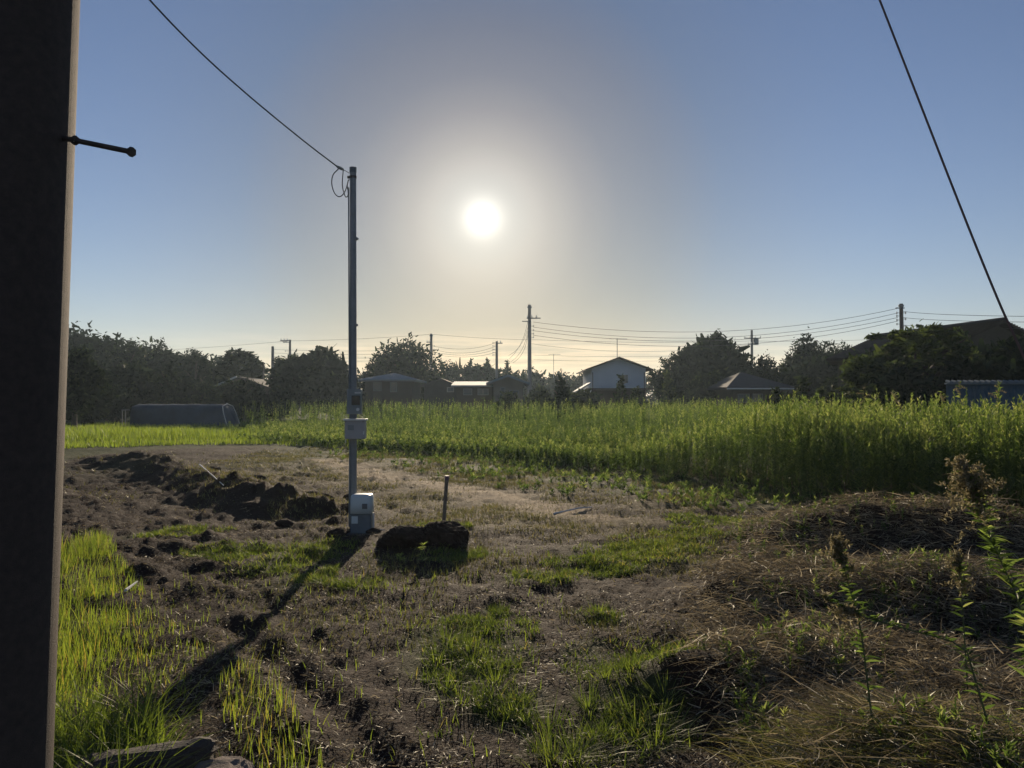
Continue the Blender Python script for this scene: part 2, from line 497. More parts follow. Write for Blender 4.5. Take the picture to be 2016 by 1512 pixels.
def ground_mat():
    m, q, out = newmat('bare_soil')
    at = q.n('ShaderNodeAttribute', attribute_name='zone')
    sp = q.n('ShaderNodeSeparateColor'); q.l(at.outputs['Color'], sp.inputs[0])
    g = q.n('ShaderNodeTexCoord'); o = g.outputs['Object']
    n1 = q.noise(o, 1.3, 6, 0.6); n2 = q.noise(o, 14, 5, 0.65); n3 = q.noise(o, 60, 3, 0.6)
    soil = q.ramp(n2, [(0.25, (.012, .0075, .005)), (0.52, (.032, .020, .0135)), (0.8, (.066, .042, .029))])
    soil = q.mix(q.m('MULTIPLY', n1, 0.5), soil, (.040, .025, .017))
    soil = q.mix(q.ramp(n3, [(0.60, 0.0), (0.72, 0.42)]), soil, (.16, .11, .078))
    dry = q.ramp(n2, [(0.25, (.05, .04, .018)), (0.5, (.11, .085, .042)), (0.75, (.20, .155, .085))])
    grn = q.ramp(n2, [(0.2, (.03, .045, .015)), (0.7, (.075, .095, .03))])
    c = q.mix(q.m('MULTIPLY', sp.outputs[0], q.ramp(n1, [(.3, .55), (.6, 1.0)])), soil, dry)
    c = q.mix(q.m('MULTIPLY', sp.outputs[1], 0.8), c, grn)
    c = q.mix(sp.outputs[2], c, (.36, .275, .17))
    p = q.n('ShaderNodeBsdfPrincipled'); q.l(c, p.inputs['Base Color'])
    p.inputs['Roughness'].default_value = 0.9; p.inputs['Specular IOR Level'].default_value = 0.08
    bn = q.n('ShaderNodeBump'); bn.inputs['Strength'].default_value = 1.0; bn.inputs['Distance'].default_value = 0.045
    hh = q.m('ADD', q.m('MULTIPLY', n2, 0.7), q.m('MULTIPLY', n3, 0.4))
    q.l(hh, bn.inputs['Height']); q.l(bn.outputs[0], p.inputs['Normal'])
    q.l(p.outputs[0], out.inputs[0])
    return m


# ------------------------------------------------------------------ ground
def build_ground():
    rs = [0.0, 0.25]; r = 0.5
    while r < 1500:
        rs.append(r); r *= 1.012 if 1.8 < r < 42 else 1.06
    rs = np.array(rs)
    th = np.concatenate([np.radians(np.arange(-44, 44, 0.19)), np.radians(np.arange(44, 316, 4.0))])
    Rr, T = np.meshgrid(rs, th, indexing='ij')
    x = Rr * np.sin(T); y = Rr * np.cos(T)
    z = H(x, y)
    nr, ntn = x.shape
    V = np.stack([x, y, z], -1).reshape(-1, 3)
    i = np.arange(nr - 1)[:, None] * ntn; j = np.arange(ntn)[None, :]; j2 = (j + 1) % ntn
    Fq = np.stack([i + j, i + ntn + j, i + ntn + j2, i + j2], -1).reshape(-1, 4)[:, ::-1]
    fx, fy = x.ravel(), y.ravel()
    dry = pmask(fx, fy, DRY, 1.0, .5)
    grn = pmask(fx, fy, TURF + WEEDY, 1.5, .6) * 0.7
    far = smooth(16, 26, np.hypot(fx, fy)) * (1 - pmask(fx, fy, [patch(300, 905, 200, 26)], 1, .3))
    grn = np.maximum(grn, far)
    d, h = seg_dist(fx, fy, TRACK)
    sand = h * smooth(0.75, 0.1, d + (fbm(fx, fy, 2.5, 3, 9) - .5) * .8) * 0.85
    sand = np.maximum(sand, smooth(.5, .2, np.hypot((fx - G(620, 905)[0]) / 3.2, (fy - G(620, 905)[1]) / 2.2) + (fbm(fx, fy, 1.0, 3, 19) - .5)) * .4)
    front = smooth(1.0, -.5, fy - np.interp(fx, EX, EY))
    dry = dry * front; sand = sand * front
    zone = np.stack([dry, grn, sand, np.ones_like(dry)], -1)
    o = mesh_obj('ground', V, Fq, ground_mat(), attrs={'zone': zone}, smooth_=True)
    setp(o, 'rough dark bare soil with ruts, spoil ridge and dry tracks', 'ground', kind='structure')


build_ground()

# ------------------------------------------------------------------ grass and litter (stuff)
def onground(x, y, dz=0.0): return np.stack([x, y, H(x, y) + dz], -1)


def blades(x, y, h, w, lean=0.25, bend=0.35, nseg=3, tint=None, dz=-0.01):
    n_ = len(x)
    p = onground(x, y, dz)
    a = rng.random(n_) * 2 * math.pi
    hd = np.stack([np.cos(a), np.sin(a), np.zeros(n_)], -1)
    up = np.array([0, 0, 1.0])
    d0 = norm(up + hd * (rng.random(n_) * lean)[:, None])
    bd = hd * (rng.random(n_) * bend)[:, None] - up * (rng.random(n_) * bend * 0.55)[:, None]
    # blade faces mostly at random
    s_a = a + math.pi / 2 + rng.normal(size=n_) * 0.5
    side = np.stack([np.cos(s_a), np.sin(s_a), np.zeros(n_)], -1)
    return strips(p, d0, bd, side, h, w, nseg, tint=tint)


def in_patch(ps, per_area, cap):
    xs, ys = [], []
    for (cx, cy, rx, ry) in ps:
        n_ = int(min(cap, per_area * rx * ry * math.pi))
        rr = np.sqrt(rng.random(n_)) * 1.5; a = rng.random(n_) * 2 * math.pi
        xs.append(cx + rx * rr * np.cos(a)); ys.append(cy + ry * rr * np.sin(a))
    return np.concatenate(xs), np.concatenate(ys)


def turf():
    x, y = in_patch(TURF, 6500, 9000)
    m = pmask(x, y, TURF, 2.2, 1.1) ** 1.3 * (0.12 + 1.5 * smooth(.32, .6, fbm(x, y, 4.0, 4, 8, .6))) > rng.random(len(x)) * 1.0
    x, y = x[m], y[m]
    r = np.hypot(x, y)
    cl = fbm(x, y, 5.0, 2, 31)
    h = (0.022 + 0.075 * cl ** 1.5 + 0.03 * rng.random(len(x))) * (1 + .25 * smooth(5, 2.5, r))
    w = 0.0035 + 0.004 * rng.random(len(x)) + r * 0.0004
    t = np.clip(0.25 + 0.55 * rng.random(len(x)) + 0.5 * (fbm(x, y, 2.0, 2, 90) - .5) + (rng.random(len(x)) > .94) * .5, 0, 1)
    v, f, tt = blades(x, y, h, w, 1.1, 0.8, 3, t)
    return v, f, tt


v, f, t = turf()
setp(mesh_obj('turf_grass', v, f, M_grass, attrs={'tint': t}), 'low green grass growing in patches over the bare soil', 'grass', kind='stuff')


def tussocks():
    parts = []
    spots = [(880, 1270, 1.0), (930, 1300, 1.1), (860, 1300, .8), (975, 1345, .9), (1250, 1420, 1.0), (1290, 1450, 1.1), (1130, 1490, 1.1), (1190, 1350, .7), (1240, 1350, .7),
             (985, 1200, .6), (1180, 1215, .6), (1010, 1155, .5), (1290, 1075, .7), (1350, 1070, .7), (1230, 1100, .6), (1090, 1500, 1.0), (1010, 1400, .8), (1310, 1400, .8),
             (700, 1150, .5), (650, 1150, .5), (740, 1152, .4), (905, 1380, .8), (1400, 1075, .6), (1080, 1440, .8), (1160, 1400, .7), (880, 1350, .7)]
    for u, v_, s in spots:
        c = G(u, v_); n_ = int(120 * s)
        a = rng.random(n_) * 6.283; rr = rng.random(n_) * 0.16 * s
        x = c[0] + rr * np.cos(a); y = c[1] + rr * np.sin(a)
        p = onground(x, y, -.01)
        hd = np.stack([np.cos(a), np.sin(a), np.zeros(n_)], -1)
        up = np.array([0, 0, 1.0])
        d0 = norm(up + hd * (0.2 + rng.random(n_) * 1.3)[:, None])
        bd = hd * (rng.random(n_) * .4)[:, None] - up * (rng.random(n_) * .45)[:, None]
        sa = a + 1.57; side = np.stack([np.cos(sa), np.sin(sa), 0 * a], -1)
        parts.append(strips(p, d0, bd, side, (.07 + .14 * rng.random(n_)) * s ** .5, .003 + .0035 * rng.random(n_), 4, tint=np.clip(.35 + .45 * rng.random(n_), 0, 1)))
    return merge(parts)


v, f, t = tussocks()
setp(mesh_obj('grass_tussocks', v, f, M_grass, attrs={'tint': t}), 'longer arching green grass tufts on the bare soil', 'grass', kind='stuff')


def poly_px(pts):
    return np.array([G(u, v)[:2] for u, v in pts])


def inside(x, y, poly):
    c = np.zeros(len(x), bool); n_ = len(poly); j = n_ - 1
    for i in range(n_):
        xi, yi = poly[i]; xj, yj = poly[j]
        m = ((yi > y) != (yj > y)) & (x < (xj - xi) * (y - yi) / (yj - yi + 1e-12) + xi)
        c ^= m; j = i
    return c


def left_grass():
    parts = []
    # dense strip by the near pole, thinning to the right
    n_ = 85000
    x = -0.6 - 4.2 * rng.random(n_); y = 2.2 + 8.5 * rng.random(n_)
    e = poly_px([(120, 1015), (160, 1035), (220, 1080), (260, 1130), (300, 1180), (380, 1235), (440, 1290), (440, 1350), (400, 1400), (380, 1430), (200, 1460), (100, 1512), (-700, 1512), (-400, 1000)])
    m = inside(x, y, e)
    x, y = x[m], y[m]
    u = 1008 + x / y * F
    edge = smooth(430, 130, u)
    keep = rng.random(len(x)) < (0.10 + 0.90 * edge ** 1.3) * (0.06 + .14 * edge + .85 * smooth(.38, .62, fbm(x, y, 3.5, 3, 14)))
    x, y, edge = x[keep], y[keep], edge[keep]
    h = (.035 + .05 * rng.random(len(x)) + (.09 * edge + .07 * edge ** 3) * rng.random(len(x))) * (0.8 + .5 * fbm(x, y, 2, 2, 15))
    parts.append(blades(x, y, h, .003 + .0035 * rng.random(len(x)), .28, .25, 3, np.clip(.3 + .6 * rng.random(len(x)) + (rng.random(len(x)) > .9) * .5, 0, 1)))
    # clump right of the stone
    n_ = 520
    e2 = poly_px([(430, 1335), (500, 1330), (560, 1370), (590, 1440), (640, 1512), (640, 1600), (540, 1600), (470, 1500), (430, 1420)])
    x = -1.6 + 1.5 * rng.random(n_ * 6); y = 2.6 + 2.3 * rng.random(n_ * 6)
    m = inside(x, y, e2); x, y = x[m][:n_], y[m][:n_]
    parts.append(blades(x, y, .06 + .08 * rng.random(len(x)), .0035 + .003 * rng.random(len(x)), .25, .2, 3, np.clip(.45 + .55 * rng.random(len(x)), 0, 1)))
    # scattered single shoots
    n_ = 1500
    x = -3 + 3.4 * rng.random(n_); y = 2.5 + 6 * rng.random(n_)
    parts.append(blades(x, y, .04 + .06 * rng.random(n_), .004 + .003 * rng.random(n_), .4, .3, 2, .4 + .5 * rng.random(n_)))
    return merge(parts)


v, f, t = left_grass()
setp(mesh_obj('young_grass', v, f, M_bright, attrs={'tint': t}), 'bright backlit yellow-green grass shoots beside the near pole', 'grass', kind='stuff')


def long_left():
    n_ = 2600
    x = -1.35 - .9 * rng.random(n_) ** 1.3; y = 2.35 + 1.3 * rng.random(n_)
    u = 1008 + x / y * F
    k = u < 330; x, y = x[k], y[k]
    n_ = len(x)
    return blades(x, y, .16 + .24 * rng.random(n_), .005 + .005 * rng.random(n_), .5, .9, 5, np.clip(.15 + .5 * rng.random(n_), 0, 1))


v, f, t = long_left()
setp(mesh_obj('long_grass', v, f, M_grass, attrs={'tint': t}), 'long arching dark green grass at the foot of the near pole', 'grass', kind='stuff')


def scatter_polar(n_, r0, r1, a0, a1, pw=1.0):
    t = rng.random(n_) ** pw
    r = r0 * (r1 / r0) ** t
    a = np.radians(a0 + (a1 - a0) * rng.random(n_))
    return r * np.sin(a), r * np.cos(a)


def litter():
    x, y = scatter_polar(210000, 2.0, 24, -40, 38)
    dens = 0.35 + 0.9 * smooth(.45, .65, fbm(x, y, 1.5, 3, 70)) - 0.3 * pmask(x, y, TURF)
    k = rng.random(len(x)) < dens * smooth(24, 6, np.hypot(x, y)) * .8
    x, y = x[k], y[k]; n_ = len(x); r = np.hypot(x, y)
    p = onground(x, y, .006)
    a = rng.random(n_) * 6.283
    d0 = norm(np.stack([np.cos(a), np.sin(a), .15 + .6 * rng.random(n_) ** 2], -1))
    bd = np.stack([rng.normal(size=n_) * .15, rng.normal(size=n_) * .15, -.35 * rng.random(n_)], -1)
    side = norm(np.cross(d0, unit(n_, (0, 0, 1), .5)))
    return strips(p, d0, bd, side, .010 + .05 * rng.random(n_) ** 2.5 + r * .001, .0016 + .0026 * rng.random(n_) + r * .0003, 2, [1, 1, .4], tint=rng.random(n_) ** 1.8)


v, f, t = litter()
setp(mesh_obj('straw_litter', v, f, M_straw, attrs={'tint': t}), 'short dry straw pieces littering the dark soil', 'straw', kind='stuff')


def heap():
    parts = []
    # brown cut stalks over the heap
    n_ = 80000
    x, y = scatter_polar(n_ * 2, 1.9, 10.0, 2, 46)
    k = straw_mask(x, y) * (1 - .6 * smooth(3.6, 2.9, y)) > rng.random(len(x)); x, y = x[k], y[k]; n_ = len(x)
    p = onground(x, y, 0) + np.array([0, 0, 1.0]) * (.02 + .11 * rng.random(n_)[:, None])
    a = fbm(x, y, 1.9, 3, 95) * 16 + rng.normal(size=n_) * 1.2
    lift = (rng.random(n_) > .8) * rng.random(n_) * .9
    d0 = norm(np.stack([np.cos(a), np.sin(a), rng.normal(size=n_) * .25 + .12 + lift], -1))
    bd = np.stack([rng.normal(size=n_) * .3, rng.normal(size=n_) * .3, -.35 * rng.random(n_)], -1)
    side = norm(np.cross(d0, unit(n_)))
    r = np.hypot(x, y)
    parts.append(strips(p, d0, bd, side, .035 + .19 * rng.random(n_) ** 1.9, .0022 + .003 * rng.random(n_) + r * .00025, 3, tint=rng.random(n_) ** 1.6 * .97))
    return merge(parts)


v, f, t = heap()
setp(mesh_obj('cut_weed_straw', v, f, M_straw, attrs={'tint': t}), 'tangled brown cut weeds heaped on the right', 'straw', kind='stuff')


def wilted():
    n_ = 110000
    x, y = scatter_polar(n_, 1.7, 4.4, 6, 48)
    k = (straw_mask(x, y) * smooth(4.1, 3.3, y + .5 * (fbm(x, y, 1.5, 2, 33) - .5) + .25 * np.abs(x - 2.2)) > rng.random(len(x)) * .9)
    x, y = x[k], y[k]; n_ = len(x)
    p = onground(x, y, 0) + np.array([0, 0, 1.0]) * (.05 * rng.random(n_)[:, None])
    a = rng.random(n_) * 6.283
    d0 = norm(np.stack([np.cos(a), np.sin(a), .5 + .8 * rng.random(n_)], -1))
    bd = np.stack([np.cos(a) * .5, np.sin(a) * .5, -.6 * rng.random(n_) - .2], -1)
    side = norm(np.cross(d0, unit(n_)))
    return strips(p, d0, bd, side, .08 + .17 * rng.random(n_), .0022 + .0028 * rng.random(n_), 3, tint=np.clip(rng.random(n_) ** 1.3 + .1 * (rng.random(n_) > .95), 0, 1))


v, f, t = wilted()
setp(mesh_obj('wilted_grass', v, f, M_olive, attrs={'tint': t}), 'wilted olive and straw coloured grass in the right foreground', 'grass', kind='stuff')


def dry_tufts():
    x, y = in_patch(DRY + WEEDY, 900, 34000)
    r = np.hypot(x, y)
    td = seg_dist(x, y, TRACK)[0]
    k = rng.random(len(x)) < smooth(.38, .62, fbm(x, y, 1.1, 4, 44)) * (.12 + .88 * smooth(.2, .7, td)); x, y, r = x[k], y[k], r[k]
    n_ = len(x)
    return blades(x, y, .025 + .10 * rng.random(n_) * fbm(x, y, 1.6, 2, 45), .004 + .0006 * r, .8, .4, 1, tint=np.clip(.1 + .85 * rng.random(n_), 0, 1))


v, f, t = dry_tufts()
setp(mesh_obj('dry_grass', v, f, M_olive, attrs={'tint': t}), 'short dry tan grass on the open ground behind the service pole', 'grass', kind='stuff')

def sparse():
    x, y = scatter_polar(130000, 5.0, 26, -40, 40, .8)
    m_ = smooth(.46, .62, fbm(x, y * .6, 1.3, 4, 47)) * (.25 + .75 * smooth(-3.2, -1.0, x + (y - 9) * .25))
    k = rng.random(len(x)) < m_ * (.1 + .9 * smooth(.2, .7, seg_dist(x, y, TRACK)[0])); x, y = x[k], y[k]
    r = np.hypot(x, y); n_ = len(x)
    return blades(x, y, .02 + .05 * rng.random(n_) + .002 * r * rng.random(n_), .004 + .0008 * r, .9, .5, 1, tint=np.clip(.05 + .8 * rng.random(n_), 0, 1))


v, f, t = sparse()
setp(mesh_obj('sparse_grass', v, f, M_olive, attrs={'tint': t}), 'sparse low dull grass scattered over the open ground', 'grass', kind='stuff')

# field edge: grows taller to the right and nearer to the camera there
def field_grass():
    """mown looking grass band on the far left and undergrowth of the field"""
    x, y = scatter_polar(90000, 20, 60, -48, 2, .9)
    d = y - np.interp(x, EX, EY)
    u = 1008 + x / y * F
    d = d + 1.2 * (fbm(x, y, .5, 3, 24) - .5)
    k = (d > 0) & (rng.random(len(x)) < smooth(760, 480, u)); x, y, d = x[k], y[k], d[k]; n_ = len(x)
    h = (.14 + .16 * rng.random(n_)) * (0.4 + 1.2 * fbm(x, y, .7, 3, 23)) * (.9 + .8 * smooth(3, 5, d) * smooth(14, 8, d))
    return blades(x, y, h, .02 + .02 * rng.random(n_), .35, .3, 2, tint=np.clip(.25 + .6 * rng.random(n_), 0, 1))


v, f, t = field_grass()
setp(mesh_obj('meadow_grass', v, f, M_bright, attrs={'tint': t}), 'sunlit meadow grass band in front of the plastic tunnel on the left', 'grass', kind='stuff')


def goldenrod(px, py, hh, nleaf, lw, leafl, plume=True, near=False):
    """leafy upright weeds; arrays of positions and heights -> verts, faces, tint"""
    n_ = len(px)
    base = onground(px, py, -.03)
    lean = np.stack([rng.normal(size=n_) * .09, rng.normal(size=n_) * .09, np.ones(n_)], -1)
    parts = []
    tb = np.clip(.36 + .34 * (fbm(px, py, .9, 3, 68) - .5) + .17 * rng.normal(size=n_), 0, .95)
    # stem
    sa = rng.random(n_) * 3.14
    parts.append(strips(base, lean, np.zeros((n_, 3)), np.stack([np.cos(sa), np.sin(sa), 0 * sa], -1), hh, .012 + .0 * hh, 1, [1, .5], tint=tb * .6))
    # leaves
    idx = np.repeat(np.arange(n_), nleaf)
    k = len(idx)
    fr = rng.random(k) ** .62
    p = base[idx] + lean[idx] * (hh[idx] * (.06 + .93 * fr))[:, None]
    a = rng.random(k) * 6.283
    up = .5 + 1.3 * rng.random(k) + 1.5 * smooth(.7, 1, fr)
    d0 = norm(np.stack([np.cos(a), np.sin(a), up], -1))
    bd = np.stack([np.cos(a) * .2, np.sin(a) * .2, -.35 * rng.random(k)], -1)
    side = norm(np.cross(d0, unit(k, (0, 0, .6))))
    L = leafl * (1 - .45 * fr) * (.6 + .7 * rng.random(k))
    parts.append(strips(p, d0, bd, side, L, lw * (.7 + .6 * rng.random(k)), 1 if not near else 2, [1, .15] if not near else [.6, 1, .1],
                        tint=np.clip(tb[idx] + .15 * rng.normal(size=k) + .36 * smooth(.55, 1, fr), 0, 1)))  # paler tops: plume tone plus sunlit tips painted into the leaf tint
    return merge(parts)


def field():
    parts = []
    # front band: dense detailed plants
    def cand(n_, a0, a1, r0, r1, pw=1.0):
        x, y = scatter_polar(n_, r0, r1, a0, a1, pw)
        d = y - np.interp(x, EX, EY)
        return x, y, d
    def height(x, y, d):
        u = 1008 + x / y * F
        hr = smooth(1150, 1600, u)                     # right: full height from the edge
        ramp = smooth(0, 13, d) * .95 + .45
        full = 1.50 + .12 * (fbm(x, y, .25, 2, 66) - .5) * 2
        h = np.where(True, full * (hr * (0.8 + .2 * smooth(0, 1.2, d)) + (1 - hr) * np.minimum(1, ramp * .72)), 0)
        lft = smooth(700, 500, u)
        h = h * (1 - lft * .55 * smooth(20, 6, d))
        return h * (.80 + .28 * rng.random(len(x)) + .10 * (rng.random(len(x)) > .95)) * (.72 + .56 * fbm(x, y, .7, 3, 67))
    x, y, d = cand(15000, -2, 48, 10.5, 26)
    u = 1008 + x / y * F
    k = (d > 0) & (d < 5) & (rng.random(len(x)) < (.25 + .75 * smooth(900, 1400, u)) * (.30 + .14 * smooth(1300, 1600, u))); x, y, d = x[k], y[k], d[k]
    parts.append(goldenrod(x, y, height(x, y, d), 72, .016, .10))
    x, y, d = cand(16000, -34, 46, 13, 62, .9)
    u = 1008 + x / y * F
    k = (d > 0.3) & (rng.random(len(x)) < smooth(430, 640, u)) & (rng.random(len(x)) < .62 + .3 * smooth(22, 40, y)); x, y, d = x[k], y[k], d[k]
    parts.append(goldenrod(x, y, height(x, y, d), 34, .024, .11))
    x, y, d = cand(12000, -26, 16, 19, 46, .9)
    u = 1008 + x / y * F
    k = (d > .6) & (rng.random(len(x)) < smooth(430, 640, u) * smooth(1350, 1100, u)); x, y, d = x[k], y[k], d[k]
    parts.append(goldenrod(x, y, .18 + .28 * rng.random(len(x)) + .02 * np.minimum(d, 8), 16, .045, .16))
    return merge(parts)


v, f, t = field()
setp(mesh_obj('goldenrod_field', v, f, M_weed, attrs={'tint': t}), 'dense field of tall backlit goldenrod weeds', 'weeds', kind='stuff')


def edge_weeds():
    # low broad weeds in front of the field
    x, y = in_patch(WEEDY, 26, 900)
    n_ = len(x)
    k = rng.random(n_) < .5; x, y = x[k], y[k]; n_ = len(x)
    v1 = goldenrod(x, y, .06 + .30 * rng.random(n_) * fbm(x, y, 1, 2, 3), 14, .022, .12)
    x, y = scatter_polar(7500, 8, 26, -8, 46)
    d = y - np.interp(x, EX, EY)
    k = (d > -5.0) & (d < .6) & (rng.random(len(x)) < smooth(-5.0, -.3, d) * (.15 + smooth(.4, .6, fbm(x, y, .9, 3, 71)))) & (straw_mask(x, y) < .3) & (rng.random(len(x)) < 1 - .75 * smooth(1150, 1500, 1008 + x / y * F))
    x, y, d = x[k], y[k], d[k]; n_ = len(x)
    v2 = goldenrod(x, y, (.04 + .34 * smooth(-3.0, .2, d) ** 1.5) * (.4 + rng.random(n_)), 20, .011, .075)
    x, y = scatter_polar(3600, 2.4, 9.5, 4, 44)
    k = (straw_mask(x, y) > .3) & (rng.random(len(x)) < smooth(.40, .60, fbm(x, y, 1.1, 3, 73))); x, y = x[k], y[k]; n_ = len(x)
    v3 = goldenrod(x, y, .07 + .14 * rng.random(n_), 16, .010, .055)
    return merge([v1, v2, v3])


v, f, t = edge_weeds()
setp(mesh_obj('low_weeds', v, f, M_weed, attrs={'tint': t}), 'low leafy weeds along the front of the goldenrod field', 'weeds', kind='stuff')

# ------------------------------------------------------------------ trees
def crown_mesh(lobes, n_leaf, size, tint0=0.45, flat=0.0, shell=.55):
    vol = np.array([l[3] * l[4] * l[5] for l in lobes]) ** (2 / 3)
    cnt = np.maximum(20, (n_leaf * vol / vol.sum())).astype(int)
    C, D, T, NN = [], [], [], []
    for l, c in zip(lobes, cnt):
        dr = unit(c)
        rr = (shell + (1 - shell) * rng.random(c) ** .6) * (1 + .09 * np.clip(rng.normal(size=c), -2, 1.1))
        # ragged surface: several random bulges
        bul = 1 + .16 * np.sin(dr[:, 0] * 7 + l[0] * 3) * np.sin(dr[:, 2] * 8 + l[1]) + .10 * np.sin(dr[:, 1] * 11 + l[2] * 5)
        pos = np.array(l[:3]) + dr * np.array(l[3:6]) * (rr * bul)[:, None]
        C.append(pos); NN.append(dr); T.append(np.clip(tint0 + .18 * rng.normal(size=c) + rng.normal() * .08, 0, 1))
    C = np.concatenate(C); T = np.concatenate(T); NN = np.concatenate(NN)
    n_ = len(C)
    a = norm(NN * .25 + rng.normal(size=(n_, 3)) * .9)
    if flat: a = norm(a * np.array([1, 1, 1 - flat]))
    s_ = norm(np.cross(a, rng.normal(size=(n_, 3)) + np.array([0, 0, flat * 3])))
    L = size * (.6 + .8 * rng.random(n_))
    return strips(C, a, np.zeros((n_, 3)), s_, L, L * .55, 1, [1, .35], tint=T)


def tree(name, u, d, top, hw, label, cat='tree', group=None, base=None, n_leaf=1500, size=None, lobes_n=7, trunk=True, mat=None, tint=.45, zs=1.0, shape='round', shell=.55):
    """crown top seen at photo pixel (u, top), crown half width hw pixels, at distance d"""
    tp = P(u, top, d)
    cx, cy = tp[0], tp[1]
    gz = float(H(cx, cy, False))
    hh = tp[2] - gz
    rw = hw * d / F * (1.16 if shape == 'round' else 1.05)
    hh_ = tp[2] - gz
    base_z = hh * (.12 if trunk else 0.0) if base is None else base
    root = empty(name, (cx, cy, gz), label, cat, group)
    lobes = []
    ch = hh - base_z
    if shape == 'round':
        lobes.append((0, 0, base_z + ch * .48, rw * .74, rw * .74, ch * .50))
        lobes.append((0, 0, base_z + ch * .45, rw * .5, rw * .5, ch * .4))
        for i in range(lobes_n):
            a = i / lobes_n * 6.283 + random.random(); q = .35 + .35 * random.random()
            zz = base_z + ch * (.25 + .5 * random.random())
            s_ = .38 + .2 * random.random()
            lobes.append((rw * q * math.cos(a) * 1.1, rw * q * math.sin(a), zz, rw * s_, rw * s_, min(ch * .32, rw * s_) ))
        lobes.append((rw * .1, 0, hh - ch * .2, rw * .5, rw * .5, ch * .22))
    elif shape == 'umbrella':
        for i in range(lobes_n + 4):
            a = random.random() * 6.283; q = random.random() ** .6 * .85
            lobes.append((rw * q * math.cos(a), rw * q * math.sin(a), hh - ch * (.08 + .5 * q * q + .12 * random.random()), rw * .24, rw * .24, ch * .06))
    elif shape == 'spray':
        for i in range(lobes_n):
            a = random.random() * 6.283; q = random.random() ** .55
            top_ = hh - ch * (.55 * q * q + .10 * math.sin(3 * a + 1) ** 2)
            zz = top_ - ch * .62 * random.random() ** 1.6
            zz += ch * random.uniform(-.06, .09)
            s_ = rw * random.uniform(.07, .15)
            lobes.append((rw * q * math.cos(a) * 1.0, rw * q * math.sin(a), zz, s_, s_, s_ * .30))
    elif shape == 'cone':
        for i in range(lobes_n):
            t_ = i / (lobes_n - 1)
            rr_ = rw * (1 - t_) ** .8 * .9 + rw * .12
            lobes.append((random.uniform(-.1, .1) * rw, 0, base_z + ch * (.1 + .85 * t_), rr_, rr_, ch * .6 / lobes_n))
    size = size or max(.20, rw * .105)
    n_leaf = int(n_leaf * 2.1)
    v, f, t = crown_mesh(lobes, n_leaf, size, tint, flat=.7 if shape in ('umbrella', 'spray') else 0, shell=shell)
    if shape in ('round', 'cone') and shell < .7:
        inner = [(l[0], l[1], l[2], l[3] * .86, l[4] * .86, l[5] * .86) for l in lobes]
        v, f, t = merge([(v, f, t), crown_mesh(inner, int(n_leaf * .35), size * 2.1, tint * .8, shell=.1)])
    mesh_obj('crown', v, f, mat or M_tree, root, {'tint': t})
    if trunk:
        mb = MB()
        hs = hh * .75
        lean = random.uniform(-.06, .06) * hh
        mb.tube([(0, 0, -.3), (lean * .3, 0, hs * .35), (lean, 0, hs)], [rw * .075 + .06, rw * .055 + .04, .03], 7)
        for i in range(5):
            a = random.random() * 6.283; z0 = hs * (.3 + .12 * i)
            mb.tube([(lean * .5, 0, z0), (math.cos(a) * rw * .4, math.sin(a) * rw * .4, z0 + hh * .16), (math.cos(a) * rw * .7, math.sin(a) * rw * .7, z0 + hh * .24)], [rw * .03 + .03, rw * .02 + .02, .015], 5)
        mb.build('trunk', M_bark, root, world=False)
    return root


GT = 'trees around the far edge of the field'
GW = 'trees on the wooded rise at the left'
# --- wooded rise, left (far row first)
for (u, d, top, hw, n_, lab, kw) in [
    (60, 95, 648, 60, 1400, 'tall dark tree on the wooded rise, partly behind the near pole', {}),
    (150, 95, 658, 55, 1500, 'dark broad tree at the crest of the wooded rise just right of the near pole', {}),
    (205, 92, 666, 45, 1300, 'dark tree on the wooded rise right of its crest tree', {}),
    (255, 88, 674, 40, 1200, 'pointed light topped tree midway along the wooded rise', {'tint': .6}),
    (312, 85, 668, 26, 700, 'small round crowned tree standing above the others on the rise', {}),
    (330, 85, 690, 42, 1200, 'dark tree below the small round crowned one', {}),
    (385, 82, 678, 34, 900, 'ragged twiggy topped tree at the right end of the rise', {'shape': 'umbrella', 'lobes_n': 16}),
    (390, 84, 700, 44, 1100, 'dense dark tree behind the ragged twiggy one', {}),
    (470, 78, 684, 52, 1300, 'spreading flat topped tree with sky showing through its leaves', {'shape': 'umbrella', 'lobes_n': 26, 'size': .5}),
    (440, 80, 730, 60, 1300, 'dark low tree under the spreading flat topped tree', {}),
]:
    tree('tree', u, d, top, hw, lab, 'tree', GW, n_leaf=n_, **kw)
for (u, d, top, hw, n_, lab, kw) in [
    (60, 44, 680, 70, 2000, 'big dark tree just behind the near pole', {}),
    (148, 44, 688, 44, 2000, 'dark tree with sunlit left top beside the near pole', {'tint': .55}),
    (212, 58, 735, 36, 1200, 'dark bushy tree in front of the rise', {}),
    (265, 62, 722, 52, 1600, 'broad dark tree above the left end of the plastic tunnel', {}),
    (333, 62, 716, 36, 1100, 'slim pointed tree above the middle of the plastic tunnel', {'shape': 'cone', 'tint': .6}),
    (350, 64, 740, 44, 1300, 'dark bush behind the middle of the plastic tunnel', {}),
    (395, 64, 752, 40, 1100, 'low leafy bush behind the right end of the plastic tunnel', {'tint': .7}),
    (480, 58, 748, 42, 1500, 'round grey-green bush right of the plastic tunnel', {'tint': .5}),
    (545, 60, 768, 34, 1000, 'low bush between the round bush and the big dome tree', {'tint': .5}),
    (150, 50, 760, 60, 1500, 'dark hedge bush low beside the near pole', {}),
    (230, 56, 775, 40, 1000, 'dark hedge bush left of the plastic tunnel', {}),
]:
    tree('tree', u, d, top, hw, lab, 'tree', GW, n_leaf=n_, **kw)
